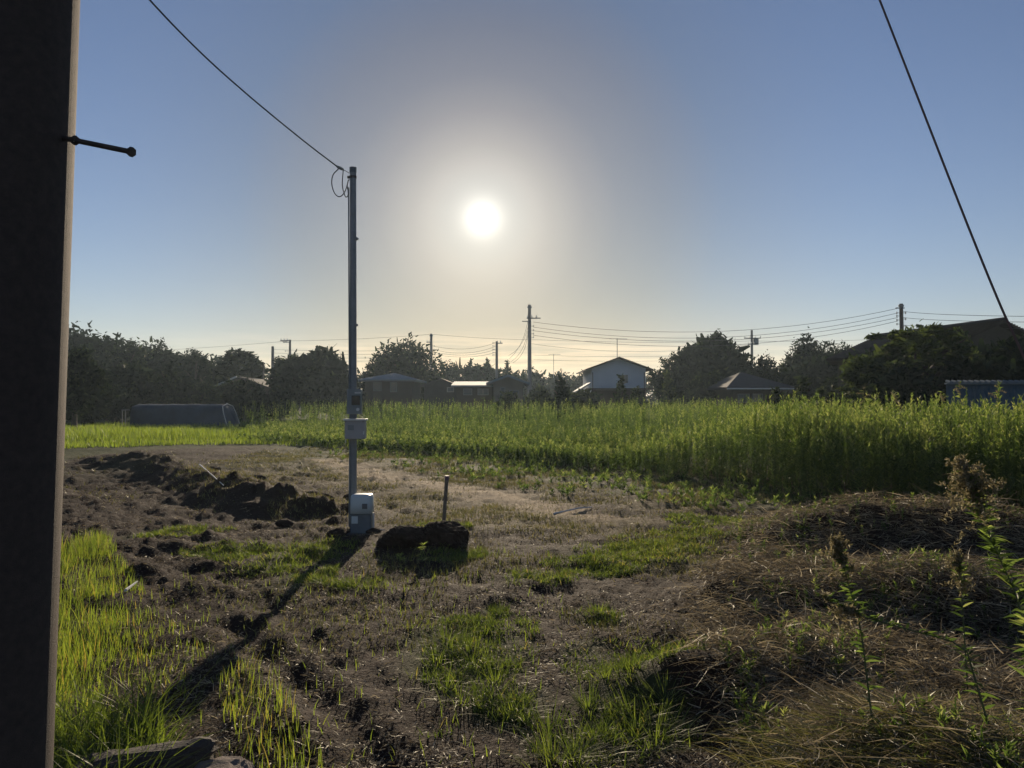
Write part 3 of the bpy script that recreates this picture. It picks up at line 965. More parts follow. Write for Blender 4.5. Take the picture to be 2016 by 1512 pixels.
# --- middle
for (u, d, top, hw, n_, lab, kw) in [
    (618, 66, 697, 74, 3200, 'big dense dome shaped tree left of the service pole', {'lobes_n': 10}),
    (562, 68, 716, 26, 700, 'small shoulder tree left of the dome shaped tree', {}),
    (665, 64, 745, 46, 1300, 'low dark tree at the right foot of the dome shaped tree', {}),
    (795, 74, 671, 62, 2600, 'large airy tree with sky holes right of the service pole', {'lobes_n': 12, 'shell': .75, 'base': 1.5}),
    (735, 72, 704, 30, 900, 'small leafy tree at the left of the large airy tree', {'tint': .55}),
    (725, 66, 752, 34, 900, 'low dark bush behind the service pole', {}),
    (880, 88, 711, 30, 900, 'hazy round tree right of the large airy tree', {}),
    (925, 92, 712, 30, 800, 'hazy ragged tree in the bamboo row', {'shape': 'cone'}),
    (962, 92, 709, 28, 800, 'hazy ragged tree at the middle of the bamboo row', {'shape': 'cone'}),
    (1000, 92, 712, 26, 800, 'hazy ragged tree at the right end of the bamboo row', {'shape': 'cone'}),
    (945, 94, 722, 60, 1200, 'hazy low tree behind the bamboo row', {}),
    (1040, 110, 726, 34, 800, 'hazy round tree behind the tall bare pole', {}),
    (1098, 120, 732, 34, 800, 'hazy low tree under the thin antenna mast', {}),
    (1145, 110, 732, 32, 800, 'hazy low tree left of the white gabled house', {}),
    (1010, 100, 738, 50, 900, 'hazy low tree behind the long low house', {}),
    (840, 80, 752, 40, 900, 'dark bush under the right side of the large airy tree', {'tint': .5}),
]:
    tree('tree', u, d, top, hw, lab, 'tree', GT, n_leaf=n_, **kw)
# --- right
for (u, d, top, hw, n_, lab, kw) in [
    (1402, 70, 662, 66, 3200, 'big round dark tree right of the white gabled house', {'lobes_n': 10}),
    (1318, 68, 698, 36, 1300, 'smaller tree between the white gabled house and the big round tree', {'tint': .5}),
    (1455, 74, 708, 34, 900, 'dark tree at the right shoulder of the big round tree', {}),
    (1398, 58, 733, 46, 1800, 'round dark shrub in front of the big round tree', {'tint': .5}),
    (1316, 50, 738, 20, 600, 'pale feathery sapling in front of the smaller tree', {'shape': 'cone', 'tint': .95}),
    (1222, 50, 742, 17, 500, 'pale feathery sapling in front of the white gabled house', {'shape': 'cone', 'tint': .95}),
    (1250, 52, 762, 18, 400, 'low pale bush right of the sapling before the white house', {'tint': .9}),
    (1106, 46, 752, 22, 900, 'dark conical shrub left of the white gabled house', {'shape': 'cone', 'tint': .2}),
    (1062, 50, 762, 24, 600, 'low pale shrub left of the dark conical shrub', {'tint': .85}),
    (1150, 50, 768, 26, 600, 'low pale shrub right of the dark conical shrub', {'tint': .85}),
    (1582, 70, 661, 46, 1700, 'tall round dark tree left of the right hand utility pole', {}),
    (1655, 68, 676, 36, 1200, 'twiggy dark tree beside the tall round one', {}),
    (1610, 64, 710, 70, 1800, 'dark low tree in front of the tall round one', {}),
    (1700, 60, 705, 34, 900, 'dark leafy tree left of the tiled house', {'tint': .5}),
    (1540, 60, 742, 40, 1000, 'dark bush right of the dark roofed house', {}),
    (1660, 50, 742, 46, 1300, 'dark bush in front of the tiled house', {}),
    (1582, 36, 744, 17, 500, 'pale feathery sapling with dotted leaves at the field edge', {'shape': 'cone', 'tint': .9}),
    (1530, 36, 768, 18, 400, 'short pale sapling left of the dotted one', {'shape': 'cone', 'tint': .9}),
    (1615, 36, 764, 16, 400, 'short pale sapling right of the dotted one', {'tint': .9}),
    (1000, 50, 772, 26, 500, 'low pale shrub in front of the long low house', {'tint': .85}),
]:
    tree('tree' if hw > 24 else 'sapling', u, d, top, hw, lab, 'tree' if hw > 24 else 'sapling', GT, n_leaf=n_, size=.16 if hw < 21 else None, trunk=True, **kw)
tree('tree', 1708, 38, 698, 44, 'dark bush in front of the left wing of the tiled house', 'tree', GT, n_leaf=1900)
tree('tree', 1798, 35, 645, 62, 'dense feathery tree filling in behind the broad silk tree', 'tree', None, n_leaf=3800, lobes_n=16, size=.17, mat=M_mimosa, tint=.4)
tree('tree', 1880, 35, 652, 44, 'dense feathery tree below the left part of the high tiled roof', 'tree', None, n_leaf=2600, lobes_n=12, size=.17, mat=M_mimosa, tint=.35)
tree('tree', 1500, 62, 700, 40, 'dark tree behind the dark roofed house', 'tree', GT, n_leaf=1300)
tree('tree', 1625, 72, 672, 40, 'dark tree filling the gap between the tall round and the twiggy one', 'tree', GT, n_leaf=1400)
tree('silk_tree', 1812, 30, 632, 132, 'broad feathery silk tree in front of the tiled house', 'tree', None, n_leaf=9000, shape='spray', lobes_n=140, size=.17, mat=M_mimosa, base=.3, shell=.2)
tree('tree', 1745, 31, 690, 62, 'leafy lower tree left under the feathery silk tree', 'tree', None, n_leaf=2600, size=.18, mat=M_mimosa, tint=.4)
tree('silk_tree', 1868, 33, 665, 84, 'darker silk tree behind the broad feathery one, below the house gable', 'tree', None, n_leaf=5500, lobes_n=110, shape='spray', shell=.2, size=.18, mat=M_mimosa, tint=.35)
tree('tree', 1990, 31, 672, 60, 'dense dark tree at the right edge behind the metal fence', 'tree', None, n_leaf=3500, lobes_n=9, size=.24)
tree('tree', 1770, 28, 730, 60, 'dark leafy bush below the silk tree beside the metal fence', 'tree', None, n_leaf=2500, size=.2, tint=.35)
tree('tree', 1930, 28, 715, 80, 'dark leafy bush just behind the metal fence', 'tree', None, n_leaf=2800, size=.22, tint=.4)


def back_wood():
    # far wood that reads as one mass behind everything
    parts = []
    for i in range(46):
        a = R(-44 + 92 * i / 45 + random.uniform(-1, 1)); d = random.uniform(125, 150)
        h = random.uniform(5.0, 6.6); x = d * math.sin(a); y = d * math.cos(a)
        gz = float(H(x, y, False))
        parts.append(crown_mesh([(x, y, gz + h * .5, 5.5, 4, h * .55)], 700, .7, .4))
    return merge(parts)


v, f, t = back_wood()
setp(mesh_obj('far_wood', v, f, M_tree, attrs={'tint': t}), 'low hazy far wood behind the houses', 'wood', kind='stuff')

# ------------------------------------------------------------------ houses
def house(name, label, uc, d, w_px, eave_px, ridge_px, depth=7, wall=None, roof=None, rz=0.0, kind='gable_front', over=.5, cat='house', windows=(), base_z=0.0, trim=None):
    c = P(uc, eave_px, d)
    w = w_px * d / F; ez = c[2]; rzv = P(uc, ridge_px, d)[2]
    root = empty(name, (c[0], d + depth / 2, 0), label, cat)
    wall = wall or M_beige; roof = roof or M_roofgrey
    hw = w / 2
    def fin(mb, n_, m_, par=root):
        mb.xf(Matrix.Rotation(rz, 4, 'Z'))
        return mb.build(n_, m_, par, world=False)
    if kind == 'gable_front':
        sl_ = (rzv - ez) / (hw + over)
        wz = ez + sl_ * over - .08                       # wall top under the roof skin
        mb = MB().prism([(-hw, -.3), (hw, -.3), (hw, wz), (0, rzv - .14), (-hw, wz)], -depth / 2, depth / 2)
        fin(mb, 'wall', wall)
        mb = MB()
        for s_ in (-1, 1):
            mb.prism([(0, rzv), (s_ * (hw + over), ez), (s_ * (hw + over), ez - .12), (0, rzv - .12)], -depth / 2 - over, depth / 2 + over)
        fin(mb, 'roof', roof)
        if trim:
            mb = MB()
            for s_ in (-1, 1):
                mb.prism([(0, rzv + .01), (s_ * (hw + over + .01), ez + .01), (s_ * (hw + over + .01), ez - .16), (0, rzv - .16)], -depth / 2 - over - .06, -depth / 2 - over - .003)
            fin(mb, 'barge_board', trim)
    elif kind == 'hip':
        mb = MB().box((0, 0, (ez - .3) / 2), (w, depth, ez + .3 - .02))
        fin(mb, 'wall', wall)
        mb = MB(); o = over; a = hw + o; bq = depth / 2 + o; rl = max(.1, hw - depth / 2 * .8)
        z0, z1 = ez, rzv
        V = [(-a, -bq, z0), (a, -bq, z0), (a, bq, z0), (-a, bq, z0), (-rl, 0, z1), (rl, 0, z1)]
        U = [(x, y, z - .14) for x, y, z in V[:4]]
        for fc in ([V[0], V[1], V[5], V[4]], [V[1], V[2], V[5]], [V[2], V[3], V[4], V[5]], [V[3], V[0], V[4]],
                   [U[0], U[1], V[1], V[0]], [U[1], U[2], V[2], V[1]], [U[2], U[3], V[3], V[2]], [U[3], U[0], V[0], V[3]], U[::-1]):
            mb.poly(fc)
        bmesh.ops.remove_doubles(mb.bm, verts=mb.bm.verts, dist=.001)
        fin(mb, 'roof', roof)
    elif kind == 'gable_side':                            # ridge runs left to right
        mb = MB().prism([(-depth / 2, -.3), (depth / 2, -.3), (depth / 2, ez - .02), (0, rzv - .16), (-depth / 2, ez - .02)], -hw, hw)
        mb.xf(Matrix.Rotation(-math.pi / 2, 4, 'Z')); fin(mb, 'wall', wall)
        mb = MB()
        for s_ in (-1, 1):
            sl_ = (rzv - ez) / (depth / 2)
            mb.prism([(0, rzv), (s_ * (depth / 2 + over), ez - sl_ * over * .6), (s_ * (depth / 2 + over), ez - sl_ * over * .6 - .12), (0, rzv - .12)], -hw - over, hw + over)
        mb.xf(Matrix.Rotation(-math.pi / 2, 4, 'Z')); fin(mb, 'roof', roof)
    for (u0, v0, u1, v1) in windows:
        a = P(u0, v0, d); c2 = P(u1, v1, d)
        x0, x1, z1, z0 = a[0] - c[0], c2[0] - c[0], a[2], c2[2]
        fr = fin(MB().box(((x0 + x1) / 2, -depth / 2 - .04, (z0 + z1) / 2), (x1 - x0, .078, z1 - z0)), 'window', M_winframe)
        n_ = 2 if x1 - x0 > .8 else 1
        for k in range(n_):
            wd = (x1 - x0 - .1) / n_
            fin(MB().box((x0 + .05 + wd * (k + .5), -depth / 2 - .088, (z0 + z1) / 2), (wd - .05, .02, z1 - z0 - .12)), 'pane', M_glass, fr)
    return root


h1 = house('bungalow', 'low bungalow with pale hipped roof under the large airy tree', 765, 62, 92, 747, 732, 6, M_brownwall, M_roofblue, kind='hip', windows=[(768, 752, 782, 772), (735, 752, 752, 770)])
h2 = house('shed', 'dark plain shed between the bungalow and the long low house', 866, 60, 62, 758, 744, 5, M_roofgrey, M_roofgrey, cat='shed', over=.2, kind='gable_front', windows=[(880, 762, 894, 772)])
h3 = house('long_house', 'long low house with light metal roof behind the field', 950, 58, 105, 758, 749, 6, M_brownwall, M_roofblue, kind='gable_side', over=.35, windows=[(912, 765, 930, 778), (940, 765, 962, 778)])
h3b = house('annexe', 'pale gabled annexe at the right end of the long low house', 1000, 56, 58, 754, 738, 5, M_beige, M_roofgrey, kind='gable_front', trim=M_roofblue, windows=[(985, 762, 995, 784), (1002, 768, 1022, 776)])
h4 = house('white_house', 'white gabled two storey house with an aerial on its ridge', 1218, 64, 106, 727, 703, 8, M_plaster, M_roofbrown, kind='gable_front', over=.55, windows=[(1222, 738, 1236, 754)])
zq = P(1218, 766, 64)[2]
MB().box((P(1218, 766, 64)[0], 64 - .55, zq), (106 * 64 / F + 1.0, 1.1, .12)).build('skirt_roof', M_roofbrown, h4)
MB().box((P(1218, 766, 64)[0], 64 - .06, zq / 2 - .03), (106 * 64 / F + .02, .1, zq - .08)).build('lower_wall', M_brownwall, h4)
for u_ in (1167, 1269): MB().tube([(P(u_, 766, 63.9)[0], 63.93, zq + .06), (P(u_, 766, 63.9)[0], 63.93, P(u_, 733, 63.9)[2])], .05, 6).build('downpipe', M_winframe, h4)
mb = MB(); a = P(1135, 770, 60); c = P(1165, 752, 60)
mb.prism([(a[0], a[2]), (c[0], c[2]), (c[0], c[2] - .12), (a[0], a[2] - .12)], 60.5, 64)
h4l = empty('lean_to', (a[0] + .5, 62, 0), 'lean-to with pale metal roof at the left side of the white gabled house', 'shed')
mb.build('roof', M_roofblue, h4l)
MB().box(((a[0] + c[0]) / 2 + .1, 62.2, a[2] / 2 - .1), (c[0] - a[0] - .4, 2.6, a[2] - .1)).build('wall', M_brownwall, h4l)
def gutter(h_, uc, d, w, v, m_=None):
    g_ = P(uc, v, d)
    MB().box((g_[0], d - .56, g_[2] - .08), (w * d / F + .9, .1, .09)).build('gutter', m_ or M_winframe, h_)


gutter(h1, 765, 62, 92, 748)
h5 = house('dark_house', 'low house with large dark hipped roof and pale gutter', 1494, 52, 104, 762, 729, 8, M_brownwall, M_roofgrey, kind='hip', windows=[(1452, 775, 1476, 793), (1480, 775, 1502, 793)])
gz_ = P(1492, 763, 52)
MB().box((gz_[0], 52 - .5 - .06, gz_[2] - .08), (104 * 52 / F + .9, .1, .09)).build('gutter', M_trim, h5)
h0 = house('farm_shed', 'dark farm shed with one roof edge painted pale as if sunlit among the trees', 475, 68, 128, 768, 742, 7, M_brownwall, M_roofgrey, cat='shed', kind='gable_front', over=.4)
a = P(404, 768.5, 67.2); c = P(466, 741.5, 67.2)
lit_edge = MB().tube([a, c], .07, 6); lit_edge.build('barge_board', M_trim, h0)  # pale strip paints in the sunlight on this one roof edge

# tiled house on the right: lower wing + upper storey whose ridge runs away to the left
h6 = house('tiled_house', 'large dark tiled house with upper storey gable behind the silk tree', 1768, 44, 150, 704, 662, 4.5, M_darkwall, M_roofbrown, kind='hip', over=.6, rz=-.46, windows=[(1700, 722, 1726, 744)])
A_ = P(1978, 630, 43.5); B_ = P(1830, 648, 49.3); E_ = P(2003, 652, 39.8)
ud = B_ - A_; ud[2] = 0; ud /= np.linalg.norm(ud)
vd = np.array([ud[1], -ud[0], 0.0]); vd *= np.sign(np.dot(E_ - A_, vd))
wv = float(np.dot(E_ - A_, vd)); ez = E_[2]; rz_ = A_[2]
M_ = Matrix(((vd[0], ud[0], 0, A_[0]), (vd[1], ud[1], 0, A_[1]), (0, 0, 1, 0), (0, 0, 0, 1)))
sl_ = (rz_ - ez) / wv; iw = wv - .75
MB().prism([(-iw, -.3), (iw, -.3), (iw, rz_ - sl_ * iw - .2), (0, rz_ - .2), (-iw, rz_ - sl_ * iw - .2)], .6, 10.4).xf(M_).build('upper_wall', M_darkwall, h6)
mb = MB()
for s_ in (-1, 1):
    mb.prism([(0, rz_), (s_ * wv, ez), (s_ * wv, ez - .14), (0, rz_ - .14)], 0, 11)
    for k in range(1, 14):                                # tile courses stepping down the slope
        t_ = k / 14
        mb.prism([(s_ * wv * t_, rz_ - sl_ * wv * t_ + .005), (s_ * wv * (t_ + .012), rz_ - sl_ * wv * t_ + .05), (s_ * wv * (t_ - .05), rz_ - sl_ * wv * (t_ - .05) + .004)], -.02, 11.02)
mb.xf(M_).build('upper_roof', M_roofbrown, h6)
MB().tube([(0, -.08, rz_ + .06), (0, 11.1, rz_ + .06)], .11, 8).xf(M_).build('ridge_tiles', M_roofgrey, h6)
MB().box((iw + .03, 2.0, ez - .9), (.06, 1.5, 1.0)).xf(M_).build('upper_window', M_winframe, h6)
MB().tube([(wv - .05, .3, ez - .12), (iw + .08, .55, ez - .5), (iw + .08, .55, .5)], .045, 6).xf(M_).build('downpipe', M_winframe, h6)


# aerials
def aerial(u, d, top, foot, label, nm='tv_aerial'):
    a = P(u, top, d); c = P(u, foot, d)
    r_ = empty(nm, (c[0], d, c[2]), label, 'aerial')
    MB().tube([(a[0], d, c[2] - .6), (a[0], d, a[2])], .03, 6).build('mast', M_steel, r_)
    mb = MB().tube([(a[0] - .7, d, a[2] - .05), (a[0] + .9, d, a[2] - .05)], .02, 5)
    for k in range(6): mb.tube([(a[0] - .6 + .25 * k, d - .25, a[2] - .05), (a[0] - .6 + .25 * k, d + .25, a[2] - .05)], .012, 4)
    mb.build('antenna_rods', M_steel, r_)


aerial(1215, 68, 666, 704, 'television aerial on the ridge of the white gabled house')
aerial(1090, 100, 697, 735, 'thin aerial mast above the hazy low trees')

# ------------------------------------------------------------------ corrugated fence, right
def fence():
    y0 = 24.0
    xl = P(1862, 750, y0)[0]; xr = P(2300, 750, y0)[0]
    zt = P(1940, 757, y0)[2]
    root = empty('metal_fence', (xl, y0, 0), 'blue-grey corrugated metal fence with a ribbed cap at the right', 'fence')
    n_ = int((xr - xl) / .9)
    for i in range(n_):
        x0 = xl + i * .9
        V = []; k = 13
        for j in range(k):
            xx = x0 + .897 * j / (k - 1); yy = y0 + (.018 if j % 2 else -.018)
            V += [(xx, yy, .0), (xx, yy, zt), (xx, yy + .01, zt), (xx, yy + .01, .0)]
        V = np.array(V) - np.array(root.location)
        Fq = []
        for j in range(k - 1):
            for q in range(4): Fq.append((4 * j + q, 4 * j + (q + 1) % 4, 4 * j + 4 + (q + 1) % 4, 4 * j + 4 + q))
        mesh_obj('sheet_panel', V, np.array(Fq), M_fence, root)
    mb = MB().box(((xl + xr) / 2, y0, zt + .03), (xr - xl, .16, .05))
    mb.build('cap_rail', M_roofblue, root)
    mb = MB()
    for i in range(int((xr - xl) / .18)):
        mb.tube([(xl + .09 + .18 * i, y0 - .12, zt + .07), (xl + .09 + .18 * i, y0 + .12, zt + .11)], .045, 6)
    o = mb.build('cap_ribs', M_roofblue, root)


fence()

# ------------------------------------------------------------------ plastic tunnel, left
def tunnel():
    d = 50.0
    a = P(285, 797, d); c = P(437, 797, d); foot = P(450, 797, d)
    h = 1.42; z0 = 0.0
    root = empty('plastic_tunnel', ((a[0] + c[0]) / 2, d, 0), 'long low tunnel covered with dark blue plastic sheet behind the meadow grass', 'greenhouse')
    prof = [(-1.15, -.1), (-1.08, .85), (-.9, 1.26), (0, h), (.9, 1.26), (1.08, .85), (1.15, -.1)]
    secs = np.linspace(a[0] - .4, c[0] + .3, 14)
    V = []
    for i, x in enumerate(secs):
        s_ = 1.0 - (.012 * math.sin(i * 2.1)); xo = .0
        for (yy, zz) in prof:
            xx = x + (.45 * (1 - zz / h) if i == 13 else 0)
            V.append((xx, d + yy * s_, zz * s_))
    k = len(prof); Fq = []
    for i in range(13):
        for j in range(k - 1): Fq.append((i * k + j, i * k + j + 1, (i + 1) * k + j + 1, (i + 1) * k + j))
    V = np.array(V) - np.array(root.location)
    mesh_obj('plastic_sheet', V, [np.array(Fq), np.array([[13 * k + j for j in range(k)]]), np.array([[j for j in range(k)][::-1]])], M_sheet, root)
    for i in (13,):
        x = secs[i]
        MB().tube([(x + .03 + .45 * (1 - zz / h), d + yy * 1.01, zz * 1.01 + .01) for yy, zz in prof], .03, 6).build('end_hoop', M_trim, root)
    # open frame at the left end
    for u in (241, 247, 270):
        x = P(u, 800, d - 1)[0]
        MB().tube([(x, d - 1, -.2), (x, d - 1, 1.05 if u < 260 else .95)], .03, 6).build('post', M_steel, root)
    x0 = P(239, 800, d - 1)[0]; x1 = P(256, 800, d - 1)[0]
    MB().tube([(x0, d - 1, 1.05), (x1, d - 1, 1.05)], .03, 6).build('rail', M_steel, root)


tunnel()

# ------------------------------------------------------------------ utility poles and wires
def pole(u, d, top, r0, label, arms=(), name='utility_pole', lean=0.0, mat=None):
    a = P(u, top, d); root = empty(name, (a[0], d, 0), label, 'utility pole', 'utility poles behind the field')
    MB().tube([(a[0] + lean, d, -.4), (a[0], d, a[2])], [r0 * 1.25, r0 * .8], 12).build('pole_shaft', mat or M_concrete, root, smooth_=False)
    for (dv, x0, x1, kind) in arms:
        z = P(u, top + dv, d)[2]
        if kind == 'arm':
            MB().box((a[0] + (x0 + x1) / 2, d - r0 - .04, z), (x1 - x0, .08, .09)).build('crossarm', M_steel, root)
            for xx in np.arange(x0 + .08, x1, max(.3, (x1 - x0) / 3.2)):
                MB().tube([(a[0] + xx, d - r0 - .04, z + .03), (a[0] + xx, d - r0 - .04, z + .12), (a[0] + xx, d - r0 - .04, z + .16), (a[0] + xx, d - r0 - .04, z + .24)], [.03, .06, .035, .05], 7).build('insulator', M_labelw, root)
        elif kind == 'rack':
            MB().box((a[0] + x0, d, z), (.05, .05, .16)).tube([(a[0], d, z), (a[0] + x0, d, z)], .02, 5).build('insulator', M_steel, root)
        elif kind == 'rack2':
            MB().box((a[0] + (x0 + x1) / 2, d - r0, z), (x1 - x0, .06, .07)).build('bracket', M_steel, root)
        elif kind == 'trafo':
            MB().tube([(a[0] + x0, d, z - .55), (a[0] + x0, d, z + .2)], .28, 12).build('transformer', M_meter, root)
        elif kind == 'band':
            MB().tube([(a[0], d, z - .06), (a[0], d, z + .06)], r0 * 1.0 + .03, 12).build('clamp_band', M_steel, root)
    return root


pole(1042.5, 66, 600, .17, 'tall concrete pole with wires fanning down to its left, right of the sun', [(27, -.25, .95, 'arm'), (33, -.65, .1, 'rack2'), (5, 0, 0, 'band'), (42, .35, 0, 'rack'), (50, .35, 0, 'rack'), (57, .35, 0, 'rack'), (64, .35, 0, 'rack')])
pole(1774, 52, 598, .15, 'dark utility pole with stacked insulators in front of the tiled house', [(9, -.45, .15, 'rack2'), (4, 0, 0, 'band'), (18, -.3, 0, 'rack'), (24, -.3, 0, 'rack'), (32, -.3, 0, 'rack'), (40, -.3, 0, 'rack'), (18, .3, 0, 'rack'), (30, .3, 0, 'rack'), (44, .3, 0, 'rack')], lean=.12, mat=M_wood)
pole(1480, 84, 650, .15, 'utility pole with wide crossarm and transformer beside the big round tree', [(16, -.9, .9, 'arm'), (19, .45, 0, 'trafo'), (28, -.5, .5, 'arm')])
pole(849, 84, 657, .17, 'utility pole rising out of the large airy tree', [(4, 0, 0, 'band'), (17, -.5, .1, 'arm'), (24, .35, 0, 'rack'), (31, .35, 0, 'rack'), (36, .35, 0, 'rack'), (40, .35, 0, 'rack')])
pole(978, 78, 672, .15, 'shorter utility pole left of the tall concrete pole', [(4, 0, .6, 'arm'), (3, -.4, 0, 'rack'), (9, -.4, 0, 'rack'), (16, -.4, 0, 'rack'), (22, -.4, 0, 'rack'), (27, -.4, 0, 'rack')])
pole(571, 84, 669, .14, 'utility pole with crossarm standing above the dome shaped tree', [(2, -1.0, .1, 'arm'), (5, -.7, .1, 'arm'), (22, -.5, .5, 'rack')])
pole(537, 80, 682, .17, 'bare pole between the flat topped tree and the dome shaped tree')
pole(519, 74, 713, .07, 'thin short pole beside the flat topped tree', mat=M_wood)

WN = 'overhead wires behind the field'


def wire(pts, label, r=.014, nm='overhead_wire', n_=22, mat=None, group=WN, cat='wire'):
    """pts: (u, v, depth) control pixels -> smooth quadratic/Catmull curve"""
    C = [p if isinstance(p, np.ndarray) else P(*p) for p in pts]
    if len(C) == 3:   # through mid point: quadratic
        out = []
        for i in range(n_ + 1):
            t_ = i / n_
            l0 = 2 * (t_ - .5) * (t_ - 1); l1 = 4 * t_ * (1 - t_); l2 = 2 * t_ * (t_ - .5)
            out.append(C[0] * l0 + C[1] * l1 + C[2] * l2)
    elif len(C) == 2:
        out = [C[0] + (C[1] - C[0]) * i / n_ for i in range(n_ + 1)]
    else:
        E = [2 * C[0] - C[1]] + C + [2 * C[-1] - C[-2]]; out = []
        for k in range(1, len(E) - 2):
            p0, p1, p2, p3 = E[k - 1:k + 3]
            for i in range(8):
                t_ = i / 8
                out.append(.5 * (2 * p1 + (p2 - p0) * t_ + (2 * p0 - 5 * p1 + 4 * p2 - p3) * t_ ** 2 + (3 * p1 - p0 - 3 * p2 + p3) * t_ ** 3))
        out.append(C[-1])
    c0 = out[0]
    o_ = MB().tube([q - c0 for q in out], r, 5).build(nm, mat or M_wire, None, world=False)
    o_.location = tuple(float(q) for q in c0)
    return setp(o_, label, cat, group)


ordn = ['topmost', 'second', 'third', 'lowest']
for k, (v0, vm, v1) in enumerate([(634, 655, 607), (644, 667, 616), (651, 673, 625), (660, 683, 632)]):
    wire([(1050, v0, 66), (1395, vm - 2, 59), (1768, v1, 52)], f'{ordn[k]} of the four wires strung between the tall concrete pole and the right hand pole')
for k, (v0, v1) in enumerate([(613, 622), (625, 633), (640, 645)]):
    wire([(1778, v0, 52), (1900, (v0 + v1) / 2 + 3, 47), (2200, v1 + 2, 38)], f'{["topmost", "middle", "lowest"][k]} wire running right from the right hand pole past the tiled house')
wire([(849, 658, 84), (710, 667, 84), (571, 671, 84)], 'single top wire between the pole in the airy tree and the dome tree pole')
wire([(571, 671, 84), (450, 681, 88), (330, 689, 92)], 'single top wire running left from the dome tree pole over the rise')
wire([(849, 658, 84), (960, 666, 85), (1060, 669, 86)], 'top wire running right from the airy tree pole to behind the tall concrete pole')
wire([(1060, 669, 86), (1280, 674, 85), (1480, 671, 84)], 'long wire from the tall concrete pole to the transformer pole')
wire([(1480, 671, 84), (1600, 672, 84), (1720, 668, 84)], 'wire running right from the transformer pole')
wire([(1480, 678, 84), (1250, 692, 86), (1042, 676, 88)], 'lower sagging wire from the transformer pole to the tall concrete pole')
for k, (v0, vm, v1) in enumerate([(681, 687, 675), (688, 695, 682), (693, 699, 688), (697, 703, 694)]):
    wire([(852, v0, 84), (915, vm, 81), (975, v1, 78)], f'{ordn[k]} of the short sagging wires between the airy tree pole and the shorter pole')
for k, (v0, v1) in enumerate([(688, 688), (695, 695), (702, 701), (708, 707)]):
    wire([(540, v0, 80), (690, v0 + 3, 84), (849, v1, 84)], f'{ordn[k]} of the faint level wires passing behind the service pole')
for k, (v0, u1, v1) in enumerate([(632, 1003, 706), (645, 1001, 700), (652, 1006, 712), (660, 1010, 714)]):
    wire([(1039, v0, 66), ((1039 + u1) / 2 + 4, (v0 + v1) / 2 + 8, 72), (u1, v1, 78)], f'{ordn[k]} of the wires fanning down left from the tall concrete pole')
for k, v0 in enumerate([699, 708]):
    wire([(1050, v0, 98), (1250, v0 + 3, 98), (1480, v0 - 2, 98)], f'{["upper", "lower"][k]} of the faint far wires just over the treetops beside the white house')

# ------------------------------------------------------------------ near pole with step bolt
def near_pole():
    d = 2.0
    top = P(155, 0, d); bot = P(100, 1512, d)
    dz = top[2] - bot[2]
    sx = (top[0] - bot[0]) / dz
    r_ = .15
    z1 = 4.6; x_at = lambda z: bot[0] + sx * (z - bot[2]) - r_ * 1.0 - .021
    root = empty('near_pole', (x_at(0), d, 0), 'huge dark weathered pole cropped by the left edge of the view', 'utility pole')
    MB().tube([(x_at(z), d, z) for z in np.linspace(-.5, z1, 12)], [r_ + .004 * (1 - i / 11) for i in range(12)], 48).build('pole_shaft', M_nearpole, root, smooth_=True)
    a = P(146, 276, d - .02); c = P(258, 299, d - .06)
    a = np.array(a); c = np.array(c); dr = (c - a)
    un = dr / np.linalg.norm(dr)
    bl = MB().tube([a - un * .12, c], .0068, 12).build('step_bolt', M_bolt, root, smooth_=False)
    MB().tube([a - un * .001, a + un * .007], .0125, 6).build('nut', M_bolt, bl)
    MB().tube([c - un * .004, c + un * .006], .0125, 6).build('bolt_head', M_bolt, bl)


near_pole()

# ------------------------------------------------------------------ service pole with boxes
SPD = 9.55
sp0 = G(697, 1040); SPX = P(696, 1000, SPD)[0]
def px2z(v): return P(696, v, SPD)[2]
def px2x(u, v=800): return P(u, v, SPD)[0]


